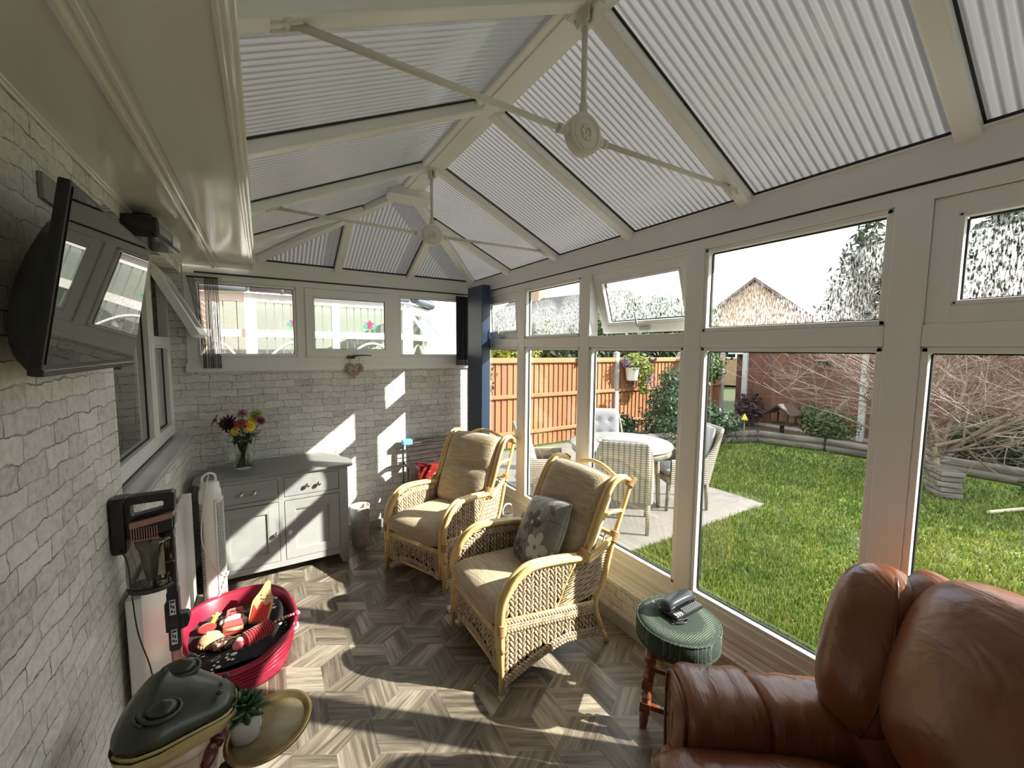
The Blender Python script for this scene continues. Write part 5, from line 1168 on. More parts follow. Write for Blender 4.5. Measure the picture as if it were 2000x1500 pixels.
# ---------------------------------------------------------------- string curtains on the end window
STR = pm('black_string', (.006, .006, .008), .6); TSL = pm('grey_weight', (.10, .10, .11), .4, .5)
def string_curtain(lab, x0, x1, z0, z1, n, tieleft, dense):
    g = MB(); rr = random.Random(n)
    for k in range(n):
        f = k / (n - 1); x = x0 + (x1 - x0) * f; xt = x
        yy = 3.945 - (.018 * rr.random() if dense else .010 * (k % 2))
        if tieleft and k < 4: pts = [(x0 - .075 + .012 * k, yy, z1), (x0 - .05 + .010 * k, yy, z1 - .15), (x0 + .006 * k, yy - .006, z0 + .12), (x0 + .006 * k, yy - .004, z0)]
        else: pts = [(xt, yy, z1), (xt + rr.uniform(-.003, .003), yy, (z0 + z1) / 2), (xt + rr.uniform(-.003, .003), yy, z0)]
        r = .0023 if not dense else .0062; g.tube(pts, r, 5, caps=False)
        g.tube([Vector(pts[-1]) + Vector((0, 0, .0)), Vector(pts[-1]) - Vector((0, 0, .055))], r * 1.15, 5, 1)
    g.tube([(x0 - (.08 if tieleft else 0), 3.947, z1 - .002), (x1, 3.947, z1 - .002)], .006, 6)
    o = g.build('string_curtain', [STR, TSL]); tag(o, lab, 'curtain', kind='stuff')
string_curtain('thin black strings hanging at the left end of the strip window', -.385, -.272, 1.64, 2.285, 16, True, False)
string_curtain('bunched dense black strings hanging at the right end by the blue post', 1.735, 1.89, 1.64, 2.295, 34, False, True)

# ---------------------------------------------------------------- heart, folding frame, red box, jug, bin, plug
t = thing('heart_ornament', 'woven wooden heart hanging from the strip window handle', 'ornament', (.72, 3.93, 1.555))
def hrt(a, s_): return (s_ * 16 * math.sin(a) ** 3 / 17, 0, s_ * (13 * math.cos(a) - 5 * math.cos(2 * a) - 2 * math.cos(3 * a) - math.cos(4 * a)) / 17)
WIL = pm('pale_willow', (.50, .42, .31), .7, c2=(.38, .29, .20), scale=40, bump=.3)
g = MB()
for s_, yo, rr_ in ((.074, 0, .007), (.066, .006, .007), (.080, .004, .005), (.058, -.002, .006)): g.tube([Vector(hrt(2 * PI * k / 40, s_)) + Vector((.002 * math.sin(k * 5 + s_ * 900), yo + .002 * math.sin(k * 3), .002 * math.cos(k * 7))) for k in range(40)], rr_, 6, closed=True)
g.build('woven_rim', WIL, t)
g = MB(); ns = 30; vs = [Vector(hrt(2 * PI * k / ns, .060)) for k in range(ns)]; g.add([tuple(p + Vector((0, .004, 0))) for p in vs] + [(0, .004, -.005)], [(k, (k + 1) % ns, ns) for k in range(ns)]); g.build('heart_panel', pm('faded_floral_card', (.52, .44, .36), .7, c2=(.32, .20, .17), scale=45, lo=.5, hi=.6), t)
g = MB(); g.tube(bez([(-.035, 0, .065), (-.045, 0, .10), (-.01, -.01, .135), (.01, -.02, .14), (.045, 0, .10), (.035, 0, .065)], 5), .0014, 5); g.build('wire_loop', pm('rusty_wire', (.08, .06, .045), .6), t)

TUB = pm('dark_chrome_tube', (.22, .22, .22), .25, .9)
t = thing('folding_frame', 'folded chrome tube frame leaning on the end wall behind the armchair', 'folding frame', (1.40, 3.90, 0))
g = MB()
for yo, x0, x1, z in ((.03, -.245, .27, .845), (-.02, -.215, .25, .82)): g.tube(bez([(x0, yo, .01), (x0, yo, .30), (x0, yo, z - .06), (x0 + .015, yo, z - .015), (x0 + .06, yo, z), (x1 - .06, yo, z), (x1 - .015, yo, z - .015), (x1, yo, z - .06), (x1, yo, .3), (x1, yo, .01)], 5), .011, 8)
g.tube([(-.232, .03, .62), (-.232, -.02, .60)], .008, 6); g.build('tube_frame', TUB, t)
g = MB()
for k in range(4): g.tube([(-.22, .0, .78 - .045 * k), (.25, .0, .785 - .045 * k)], .0045, 6)
g.build('cross_wires', TUB, t)
g = MB(); g.box((-.262, -.035, .81), (-.165, .045, .862), bev=.012); g.build('blue_cap', pm('sky_blue_plastic', (.16, .42, .62), .4), t)
t = thing('patterned_box', 'red and gold patterned box on the floor behind the corner armchair', 'box', (1.345, 3.785, 0))
g = MB(); g.box((-.09, -.075, 0), (.09, .075, .60), bev=.004); g.build('box_body', pm('red_gold_print', (.24, .014, .014), .4, c2=(.50, .26, .06), scale=11, lo=.55, hi=.6), t)
g = MB(); g.box((-.094, -.079, .575), (.094, .079, .628), bev=.006); g.build('lid', pm('dark_red_lid', (.26, .018, .02), .35), t)
g = MB(); g.box((-.05, -.03, .628), (.05, .03, .632)); g.build('label', INK, t)

t = thing('white_jug', 'small white jug with loop handle between the two wicker armchairs', 'jug', (1.80, 2.99, 0))
g = MB(); g.lathe([(0, 0), (.048, 0), (.050, .01), (.050, .305), (.046, .315), (.043, .315), (.044, .29), (.044, .02), (0, .02)], 24); g.build('jug_body', WPL, t)
g = MB(); g.tube(bez([(-.047, 0, .30), (-.049, 0, .345), (-.03, 0, .385), (0, 0, .395), (.03, 0, .385), (.049, 0, .345), (.047, 0, .30)], 5), .008, 8); g.build('loop_handle', WPL, t)
g = MB(); g.lathe([(0, .285), (.043, .285)], 20); g.build('dark_filling', pm('dark_potpourri', (.06, .055, .05), .8), t)
t = thing('waste_bin', 'pale textured cylinder bin on the floor right of the sideboard', 'bin', (.695, 3.70, 0))
g = MB(); g.lathe([(0, 0), (.066, 0), (.070, .006), (.082, .355), (.084, .36), (.078, .36), (.066, .01), (0, .01)], 28); g.build('bin_body', pm('crackle_cream', (.60, .58, .53), .6, c2=(.44, .42, .38), scale=38, detail=6, bump=.2, bscale=60), t)
t = thing('white_plug', 'small white plug on the floor under the corner armchair', 'plug', (1.02, 2.42, 0))
g = MB(); g.box((-.022, -.022, 0), (.022, .022, .032), bev=.006); g.build('plug_body', WPL, t)
g = MB(); g.box((-.02, .0, .032), (-.006, .008, .046)); g.box((.006, .0, .032), (.02, .008, .046)); g.build('pins', CHROME, t)
# ================================================================ THE GARDEN
GZ = -.12
def leafmat(name, c1, c2, tr=.3):
    m_, t, b, o = newmat(name); b.inputs['Roughness'].default_value = .55
    ge = nd(t, 'ShaderNodeNewGeometry'); r = nd(t, 'ShaderNodeValToRGB'); r.color_ramp.elements[0].color = rgb(c1); r.color_ramp.elements[1].color = rgb(c2)
    t.links.new(ge.outputs['Random Per Island'], r.inputs[0]); t.links.new(r.outputs[0], b.inputs['Base Color'])
    tl = nd(t, 'ShaderNodeBsdfTranslucent'); t.links.new(r.outputs[0], tl.inputs[0]); mx = nd(t, 'ShaderNodeMixShader'); mx.inputs[0].default_value = tr
    t.links.new(b.outputs[0], mx.inputs[1]); t.links.new(tl.outputs[0], mx.inputs[2]); t.links.new(mx.outputs[0], o.inputs[0]); return m_
DARKGREEN = leafmat('dark_leaves', (.010, .022, .008), (.035, .065, .020)); MIDGREEN = leafmat('mid_leaves', (.025, .055, .014), (.08, .14, .035)); YELGREEN = leafmat('yellow_leaves', (.13, .17, .02), (.38, .38, .06)); CONIF = leafmat('conifer_needles', (.010, .020, .010), (.030, .050, .020), .15)
BLUEGREEN = leafmat('blue_green_leaves', (.02, .05, .025), (.06, .11, .055)); PURPFL = leafmat('purple_flowers', (.10, .04, .22), (.32, .16, .5)); PINKFL = leafmat('pink_flowers', (.45, .05, .12), (.7, .2, .3)); BARK = pm('bark', (.10, .075, .055), .85, c2=(.20, .16, .12), scale=14, bump=.5, bscale=40)
TWIG = pm('pale_twig', (.27, .21, .175), .6, c2=(.13, .085, .07), scale=6)
def leaf_cloud(name, mats, parent, blobs, n, size, seed, up=.2, asp=.5):
    """n leaf quads scattered through ellipsoid blobs [(centre, radii)], denser near each surface"""
    r = np.random.default_rng(seed); vol = np.array([b[1][0] * b[1][1] * b[1][2] for b in blobs]) ** .7; idx = r.choice(len(blobs), n, p=vol / vol.sum())
    C_ = np.array([b[0] for b in blobs], float)[idx]; R_ = np.array([b[1] for b in blobs], float)[idx]
    d = r.normal(size=(n, 3)); d /= np.linalg.norm(d, axis=1, keepdims=True); rad = r.uniform(.25, 1.05, (n, 1)) ** .5 * (1 + .10 * r.normal(size=(n, 1)))
    P = C_ + d * R_ * rad; nn = d + r.normal(size=(n, 3)) * .7 + np.array([0, 0, up]); nn /= np.linalg.norm(nn, axis=1, keepdims=True)
    a = np.cross(nn, r.normal(size=(n, 3))); a /= np.linalg.norm(a, axis=1, keepdims=True); b = np.cross(nn, a); s_ = size * r.uniform(.6, 1.35, (n, 1))
    V = np.stack([P - a * s_, P + b * s_ * asp, P + a * s_, P - b * s_ * asp], 1).reshape(-1, 3); F = np.arange(4 * n).reshape(n, 4)
    return arr_mesh(name, V, F, mats, parent)
def stems(g, base, tips, r0=.012, mat=0):
    for q in tips: g.tube(bez([base, (base[0] + (q[0] - base[0]) * .3, base[1] + (q[1] - base[1]) * .3, base[2] + (q[2] - base[2]) * .5), q], 3), [r0, r0 * .85, r0 * .7, r0 * .6, r0 * .5, r0 * .4, r0 * .3], 5, mat, caps=False)
def bush(lab, base, blobs, n, size, mat, seed, name='shrub', cat='shrub', group=None, asp=.5, trunk=.014):
    t = thing(name, lab, cat, base, 0, group); leaf_cloud('foliage', mat, t, blobs, n, size, seed, asp=asp)
    g = MB(); rr = random.Random(seed); tips = [tuple(b[0][i] + rr.uniform(-.3, .3) * b[1][i] for i in range(3)) for b in blobs for _ in range(2)]; stems(g, (0, 0, 0), tips, trunk); g.build('stem', BARK, t); return t

# ground
GRASS = pm('lawn_grass', (.060, .120, .018), .8, c2=(.16, .23, .035), scale=3.5, detail=6)
g = MB(); g.box((1.2, -6, GZ - .1), (12, 9, GZ - .012)); struct(g.build('lawn', GRASS))
g = MB(); g.box((-12, -12, GZ - .2), (60, 60, GZ - .101)); struct(g.build('ground', pm('far_ground', (.06, .08, .03), .9)))
def bladesmat():
    m_, t, b, o = newmat('grass_blades'); b.inputs['Roughness'].default_value = .5
    ge = nd(t, 'ShaderNodeNewGeometry'); r = nd(t, 'ShaderNodeValToRGB'); e = r.color_ramp.elements; e[0].color = (.065, .115, .014, 1); e[1].color = (.31, .33, .085, 1); e2 = e.new(.75); e2.color = (.165, .22, .038, 1); e3 = e.new(.97); e3.color = (.36, .34, .13, 1)
    t.links.new(ge.outputs['Random Per Island'], r.inputs[0]); co = nd(t, 'ShaderNodeTexCoord'); n = nd(t, 'ShaderNodeTexNoise', Scale=1.6, Detail=5.0); t.links.new(co.outputs['Object'], n.inputs['Vector'])
    mx = nd(t, 'ShaderNodeMix', data_type='RGBA', blend_type='MULTIPLY'); mx.inputs[0].default_value = .8; r2 = nd(t, 'ShaderNodeValToRGB'); r2.color_ramp.elements[0].position = .35; r2.color_ramp.elements[1].position = .65; r2.color_ramp.elements[0].color = (.52, .62, .5, 1); r2.color_ramp.elements[1].color = (1.1, 1.05, .9, 1)
    t.links.new(n.outputs[0], r2.inputs[0]); t.links.new(r.outputs[0], mx.inputs[6]); t.links.new(r2.outputs[0], mx.inputs[7]); t.links.new(mx.outputs[2], b.inputs['Base Color'])
    tl = nd(t, 'ShaderNodeBsdfTranslucent'); t.links.new(mx.outputs[2], tl.inputs[0]); ms = nd(t, 'ShaderNodeMixShader'); ms.inputs[0].default_value = .35; t.links.new(b.outputs[0], ms.inputs[1]); t.links.new(tl.outputs[0], ms.inputs[2]); t.links.new(ms.outputs[0], o.inputs[0]); return m_
def grass():
    r = np.random.default_rng(4); n = 230000; d = r.exponential(2.1, n) + .15; x = 2.12 + d; y = r.uniform(-2.2, 6.3, n) 
    k = (x < 9.0) & ~((y > 2.52) & (x < 5.24)) & (y > (x - 2.12) * .16 - 1.4) & (np.abs(x - 2.1) + 0 > 0); x = x[k]; y = y[k]; n = len(x)
    h = r.uniform(.025, .062, n) * (1 + .02 * d[k]); w_ = r.uniform(.0028, .0055, n) * (1 + .22 * d[k]); a = r.uniform(0, 2 * PI, n); le = r.uniform(.0, .035, n); lb = r.uniform(0, 2 * PI, n)
    P = np.stack([x, y, np.full(n, GZ - .012)], 1); s_ = np.stack([np.cos(a) * w_, np.sin(a) * w_, np.zeros(n)], 1); tip = P + np.stack([np.cos(lb) * le, np.sin(lb) * le, h], 1)
    V = np.stack([P - s_, P + s_, tip], 1).reshape(-1, 3); F = np.arange(3 * n).reshape(n, 3)
    o = arr_mesh('grass', V, None, bladesmat(), None, F); tag(o, 'short sunlit lawn grass between the window wall and the borders', 'grass', kind='stuff')
grass()
def paving():
    m_, t, b, o = newmat('pale_stone_paving'); b.inputs['Roughness'].default_value = .8
    co = nd(t, 'ShaderNodeTexCoord'); br = nd(t, 'ShaderNodeTexBrick'); br.offset = .5
    for k, v in (('Scale', 1.0), ('Brick Width', .62), ('Row Height', .46), ('Mortar Size', .006)): br.inputs[k].default_value = v
    br.inputs['Color1'].default_value = (.20, .184, .168, 1); br.inputs['Color2'].default_value = (.18, .176, .172, 1); br.inputs['Mortar'].default_value = (.16, .145, .125, 1); t.links.new(co.outputs['Object'], br.inputs['Vector'])
    n = nd(t, 'ShaderNodeTexNoise', Scale=5.0, Detail=7.0, Roughness=.65); t.links.new(co.outputs['Object'], n.inputs['Vector']); r = nd(t, 'ShaderNodeMapRange'); r.inputs[3].default_value = .72; r.inputs[4].default_value = 1.2; t.links.new(n.outputs[0], r.inputs[0])
    mx = nd(t, 'ShaderNodeMix', data_type='RGBA', blend_type='MULTIPLY'); mx.inputs[0].default_value = 1.0; t.links.new(br.outputs['Color'], mx.inputs[6]); t.links.new(r.outputs[0], mx.inputs[7]); t.links.new(mx.outputs[2], b.inputs['Base Color']); return m_
g = MB(); g.box((2.08, 2.52, GZ - .05), (5.23, 6.3, GZ)); struct(g.build('patio', paving()))
SOIL = pm('dark_soil', (.035, .025, .018), .95, c2=(.07, .05, .035), scale=30, bump=.5)
g = MB(); g.prism([(5.3, 5.75), (8.75, 4.5), (9.1, 3.4), (9.25, 1.0), (9.3, -4), (10.5, -4), (10.5, 6.3), (5.3, 6.3)], GZ - .03, GZ + .05); struct(g.build('ground_border', SOIL))

# fences
def boardmat(name, c1, c2, ax, wd):
    m_, t, b, o = newmat(name); b.inputs['Roughness'].default_value = .75
    co = nd(t, 'ShaderNodeTexCoord'); mp_ = nd(t, 'ShaderNodeMapping'); mp_.inputs['Scale'].default_value = (9, 9, .7); t.links.new(co.outputs['Object'], mp_.inputs[0]); n = nd(t, 'ShaderNodeTexNoise', Scale=1.0, Detail=6.0, Distortion=.4); t.links.new(mp_.outputs[0], n.inputs['Vector'])
    se = nd(t, 'ShaderNodeSeparateXYZ'); t.links.new(co.outputs['Object'], se.inputs[0]); di = nd(t, 'ShaderNodeMath', operation='DIVIDE'); di.inputs[1].default_value = wd; t.links.new(se.outputs[ax], di.inputs[0]); fl = nd(t, 'ShaderNodeMath', operation='FLOOR'); t.links.new(di.outputs[0], fl.inputs[0])
    wn = nd(t, 'ShaderNodeTexWhiteNoise'); wn.noise_dimensions = '1D'; t.links.new(fl.outputs[0], wn.inputs['W']); a = nd(t, 'ShaderNodeMath', operation='MULTIPLY_ADD'); a.inputs[1].default_value = .5; t.links.new(wn.outputs['Value'], a.inputs[0]); t.links.new(n.outputs[0], a.inputs[2])
    r = nd(t, 'ShaderNodeValToRGB'); r.color_ramp.elements[0].position = .35; r.color_ramp.elements[1].position = 1.0; r.color_ramp.elements[0].color = rgb(c1); r.color_ramp.elements[1].color = rgb(c2); t.links.new(a.outputs[0], r.inputs[0]); t.links.new(r.outputs[0], b.inputs['Base Color']); return m_
FEN = boardmat('orange_fence_board', (.20, .078, .029), (.33, .145, .058), 0, .115); FENR = pm('fence_rail', (.35, .175, .08), .75, c2=(.27, .125, .05), scale=8, sx=(.1, 1, 1)); FEND = boardmat('brown_fence_board', (.085, .038, .024), (.14, .064, .040), 1, .14); CONC = pm('concrete_post', (.40, .385, .35), .85, c2=(.32, .31, .29), scale=12, bump=.2)
FTOP = 1.60
posts = [3.02, 4.14, 6.58, 8.75, 10.55]
pl = ['concrete fence post nearest the blue corner post', 'concrete fence post beside the orange bays, second from the house', 'concrete fence post beside the hanging basket', 'concrete fence post behind the climbing shrub', 'pale concrete corner post where the two fences meet']
for x, lab in zip(posts, pl):
    t = thing('fence_post', lab, 'fence post', (x, 6.38, GZ), 0, 'concrete fence posts'); g = MB(); g.box((-.05, -.05, 0), (.05, .05, FTOP - GZ + .09), bev=.008); g.build('shaft', CONC, t); g = MB(); g.lathe([(.07, 0), (.07, .02), (0, .05)], 4, M=Matrix.Translation((0, 0, FTOP - GZ + .088)) @ rotM(0, 0, PI / 4)); g.build('cap', CONC, t)
bl = ['short orange fence bay next to the house corner', 'bright orange fence bay behind the patio chairs', 'orange fence bay with the hanging basket', 'brown fence bay at the far corner behind the climber']
for i in range(4):
    x0, x1 = posts[i] + .05, posts[i + 1] - .05; t = thing('fence_bay', lab := bl[i], 'fence', ((x0 + x1) / 2, 6.38, GZ), 0, 'orange fence bays'); h = (x1 - x0) / 2; H = FTOP - GZ
    g = MB(); n = int((x1 - x0) / .115); bw = (x1 - x0) / n
    for k in range(n):
        a = -h + k * bw; g.prism([(a - .012, -.012), (a + bw, .010), (a + bw, .018), (a - .012, .004)], .04, H - .03)
    g.build('board', FEN, t)
    for z in (.32, 1.01, H - .06):
        g = MB(); g.prism([(-.035, -.035), (.035, -.0), (-.035, .035)], -h, h, 0, Matrix(((0, 0, 1, 0), (1, 0, 0, -.012), (0, 1, 0, z), (0, 0, 0, 1)))); g.box((-h, -.05, z - .035), (h, -.012, z + .035), bev=.01); g.build('rail', FENR, t)
    g = MB(); g.box((-h, -.045, H - .035), (h, .03, H), bev=.006); g.build('capping', FENR, t)
ys = [5.72, 3.3, .95, -1.4, -3.8]
for i in range(4):
    y1, y0 = ys[i] - .06, ys[i + 1] + .06; t = thing('side_fence_bay', ['brown smooth fence bay beside the white corner posts', 'brown fence bay behind the bare branches', 'reddish brown fence bay behind the low dark bush', 'brown fence bay farthest along the right of the garden'][i], 'fence', (10.5, (y0 + y1) / 2, GZ), 0, 'brown side fence bays'); h = (y1 - y0) / 2; H = 1.88
    g = MB(); n = int((y1 - y0) / .14); bw = (y1 - y0) / n
    for k in range(n): a = -h + k * bw; g.prism([(.010, a), (-.004, a + bw + .01), (.006, a + bw + .01), (.018, a)], .1, H - .02)
    g.build('board', FEND, t); g = MB(); g.box((-.03, -h, H - .03), (.03, h, H), bev=.006); g.build('capping', FEND, t); g = MB(); g.box((-.02, -h, 0), (.02, h, .12)); g.build('gravel_board', CONC, t)
for y, lab in zip(ys, ['white fence post right of the corner post, twin of it', 'white post of the brown fence behind the bare branches', 'white post of the brown fence at the right', 'white post of the brown fence far right', 'last white post of the brown fence']):
    t = thing('side_fence_post', lab, 'fence post', (10.48, y, GZ), 0, 'white side fence posts'); g = MB(); g.box((-.06, -.055, 0), (.06, .055, 1.94), bev=.008); g.build('shaft', pm('pale_post', (.50, .52, .52), .8, c2=(.42, .44, .44), scale=9), t)

# shed behind the corner
t = thing('shed', 'pale shed with white corrugated roof behind the brown fence', 'shed', (12.2, 4.9, GZ))
g = MB(); g.box((-1.1, -1.0, 0), (1.1, 1.4, 1.92)); g.build('walls', FEND, t)
g = MB()
for k in range(14): y = -1.1 + k * .19; g.prism([(-1.3, 1.80), (1.3, 2.30), (1.3, 2.34), (-1.3, 1.84)], y, y + .175, 0, Matrix(((1, 0, 0, 0), (0, 0, 1, 0), (0, 1, 0, 0), (0, 0, 0, 1))))
g.build('roof', pm('white_sheet_roof', (.66, .70, .74), .4), t)
t = thing('fence_lamp', 'small dark box lamp on the brown side fence', 'lamp', (10.46, 4.05, 1.56)); g = MB(); g.box((-.06, -.09, -.11), (0, .09, .0), bev=.01); g.build('body', BLACK, t); g = MB(); g.box((-.085, -.11, .0), (.01, .11, .03), bev=.006); g.build('solar_top', pm('solar_top', (.25, .27, .30), .2), t)

# hedge and climbers behind and on the fence
hedges = [('yellow lit bush over the fence beside the blue post', (4.6, 7.6, GZ), [((0, 0, 1.75), (.8, .6, .55)), ((-.5, .1, 1.5), (.5, .5, .5))], 2200, .07, YELGREEN), ('dark evergreen bush over the fence behind the patio chairs', (6.1, 7.6, GZ), [((0, 0, 1.75), (1.0, .6, .62)), ((.8, .1, 1.75), (.7, .6, .5))], 3000, .075, DARKGREEN),
          ('dense dark hedge over the fence above the hanging basket', (8.6, 7.5, GZ), [((0, 0, 1.7), (1.2, .6, .75)), ((1.1, .1, 1.75), (.9, .6, .68))], 3600, .075, DARKGREEN), ('dark bush over the fence at the far corner', (10.9, 7.4, GZ), [((0, 0, 1.75), (1.1, .6, .75))], 2600, .075, DARKGREEN)]
for k, (lab, b, bl_, n, s_, m_) in enumerate(hedges): bush(lab, b, bl_, n, s_, m_, 20 + k, 'hedge_bush', 'bush', 'bushes beyond the orange fence')
bush('leafy climber hanging over the brown end of the orange fence', (9.2, 6.0, GZ + .05), [((0, 0, 1.55), (.50, .22, .42)), ((-.15, 0, 1.1), (.32, .2, .45)), ((.35, 0, 1.35), (.32, .2, .3))], 2400, .05, MIDGREEN, 31, 'climbing_shrub')
bush('dark conical evergreen shrub behind the patio table', (7.1, 5.45, GZ), [((0, 0, .38), (.55, .5, .42)), ((.05, 0, .85), (.42, .4, .4)), ((.1, 0, 1.25), (.22, .22, .3))], 4200, .045, BLUEGREEN, 33, 'evergreen_shrub', asp=.35)
bush('low spreading green shrub right of the patio chair', (8.05, 5.05, GZ), [((0, 0, .3), (.75, .5, .38)), ((-.4, -.1, .5), (.35, .35, .35))], 3000, .05, BLUEGREEN, 34, 'spreading_shrub')
bush('small grey green plant in front of the orange fence', (6.2, 5.9, GZ), [((0, 0, .28), (.5, .25, .3))], 1200, .045, BLUEGREEN, 35, 'border_plant')
bush('rose bush beside the dark bird table', (9.55, 3.55, GZ + .05), [((0, 0, .38), (.42, .5, .34)), ((0, .3, .55), (.2, .25, .2))], 1600, .04, MIDGREEN, 36, 'rose_bush')
bush('low dark rounded bush against the brown fence at the right', (9.75, 1.35, GZ + .05), [((0, 0, .42), (.45, .65, .42))], 2600, .05, DARKGREEN, 37, 'rounded_bush')
bush('small purple leaved plant at the foot of the white corner posts', (10.1, 5.35, GZ + .05), [((0, 0, .45), (.3, .3, .4))], 900, .045, leafmat('purple_leaves', (.03, .015, .02), (.09, .05, .06)), 38, 'border_plant')
t = bush('little plant with pink flowers at the border edge', (8.75, .78, GZ), [((0, 0, .10), (.22, .22, .12))], 500, .03, MIDGREEN, 39, 'flowering_plant', 'plant'); leaf_cloud('blossom', PINKFL, t, [((0, 0, .16), (.22, .22, .08))], 160, .022, 40)

# hanging basket and ornaments
t = thing('hanging_basket', 'white pot of trailing purple flowers hanging on the orange fence', 'hanging basket', (6.86, 6.18, 1.10)); g = MB(); g.lathe([(0, 0), (.10, 0), (.115, .02), (.145, .26), (.155, .27), (.155, .29), (.14, .29), (.13, .25), (0, .25)], 24); g.build('pot', WPL, t)
leaf_cloud('foliage', leafmat('basket_leaves', (.10, .14, .02), (.30, .33, .07)), t, [((.05, 0, .40), (.28, .2, .20)), ((.30, -.05, .22), (.26, .16, .30)), ((.32, -.05, -.12), (.13, .1, .22))], 1500, .04, 41); leaf_cloud('blossom', PURPFL, t, [((-.22, -.05, .40), (.14, .12, .12)), ((.42, -.06, .05), (.2, .14, .3))], 260, .028, 42)
g = MB(); g.tube([(0, .15, .25), (0, .15, .62), (0, 0, .62)], .008, 6); g.build('bracket', BLACK, t)
for x, lab in ((5.52, 'black butterfly ornament on the bright orange fence bay'), (7.68, 'black butterfly ornament right of the hanging basket')):
    t = thing('butterfly_ornament', lab, 'ornament', (x, 6.315, 1.52)); g = MB()
    for s_ in (-1, 1): g.prism(rnd_outline([(s_ * .01, .0), (s_ * .12, .09), (s_ * .13, .02), (s_ * .06, -.02), (s_ * .09, -.09), (s_ * .02, -.07)], .015), -.006, .006, 0, Matrix(((1, 0, 0, 0), (0, 0, 1, 0), (0, 1, 0, 0), (0, 0, 0, 1))))
    g.ell((0, 0, 0), (.012, .012, .06), 8, 6); g.build('wings', BLACK, t)

# border edging, bird table, stake light, log, pale stick
LOG = pm('weathered_log', (.20, .185, .165), .85, c2=(.085, .075, .065), scale=10, sx=(1, .1, 1), bump=.5, bscale=30)
edge = [((5.5, 5.7), (7.2, 5.08)), ((7.2, 5.08), (8.72, 4.48)), ((8.75, 4.42), (9.08, 3.4)), ((9.08, 3.35), (9.2, 2.2)), ((9.2, 2.15), (9.25, 1.0)), ((9.25, .95), (9.3, -.4))]
labs = ['weathered timber edging below the conical shrub', 'weathered timber edging below the spreading shrub', 'weathered timber edging at the foot of the bird table', 'pale weathered timber edging behind the bare shrub', 'weathered timber edging before the low rounded bush', 'weathered timber edging at the far right of the border']
for (p, q), lab in zip(edge, labs):
    g = MB(); a, b = Vector((*p, GZ + .10)), Vector((*q, GZ + .10))
    for dz, r in ((-.04, .075), (.07, .07)): g.tube([a + Vector((0, 0, dz)) + (b - a) * f for f in (0, .25, .5, .75, 1)], [r, r * 1.08, r * .95, r * 1.05, r], 8)
    tag(g.build('timber_edging', LOG), lab, 'edging', 'weathered timbers edging the border')
t = thing('bird_table', 'dark wooden bird table on a post in the border', 'bird table', (9.15, 4.18, GZ + .05)); DW = pm('dark_stained_wood', (.030, .018, .013), .6, c2=(.055, .03, .02), scale=10)
g = MB(); g.box((-.03, -.03, 0), (.03, .03, .34)); g.build('post', DW, t); g = MB(); g.box((-.2, -.22, .33), (.2, .22, .36)); g.build('platform', DW, t)
g = MB(); g.prism([(-.27, .52), (0, .72), (.27, .52), (.27, .55), (0, .76), (-.27, .55)], -.26, .26, 0, Matrix(((0, 0, 1, 0), (1, 0, 0, 0), (0, 1, 0, 0), (0, 0, 0, 1)))); g.build('roof', DW, t)
for sx_ in (-.17, .17):
    for sy in (-.17, .17): g = MB(); g.box((sx_ - .015, sy - .015, .35), (sx_ + .015, sy + .015, .56)); g.build('upright', DW, t)
t = thing('stake_light', 'thin garden stake with a yellow flower head in the lawn edge', 'garden stake', (8.35, 4.52, GZ)); g = MB(); g.tube([(0, 0, 0), (0, 0, .50)], .008, 6); g.build('stake', pm('stake_metal', (.3, .26, .12), .5), t); g = MB(); g.lathe([(.075, 0), (.05, .04), (.0, .14)], 10, M=Matrix.Translation((0, 0, .48))); g.build('yellow_head', pm('yellow_plastic', (.62, .50, .05), .5), t)
t = thing('log_pile', 'short stack of weathered split logs on the lawn by the bare shrub', 'logs', (7.66, 1.50, GZ), math.radians(35))
for k in range(5):
    g = MB(); g.box((-.20 + .02 * (k % 2), -.12, .008 + .07 * k), (.19 + .03 * ((k * 7) % 3 - 1), .12, .070 + .07 * k), 0, rotM(0, 0, .12 * math.sin(k * 2.3)), .015); g.build('log', LOG, t)
g = MB(); g.tube([(7.2, 1.02, GZ + .02), (7.75, .80, GZ + .03)], .022, 6); tag(g.build('stick', pm('pale_stick', (.55, .50, .36), .7)), 'pale cut stick lying on the grass at the right', 'stick')
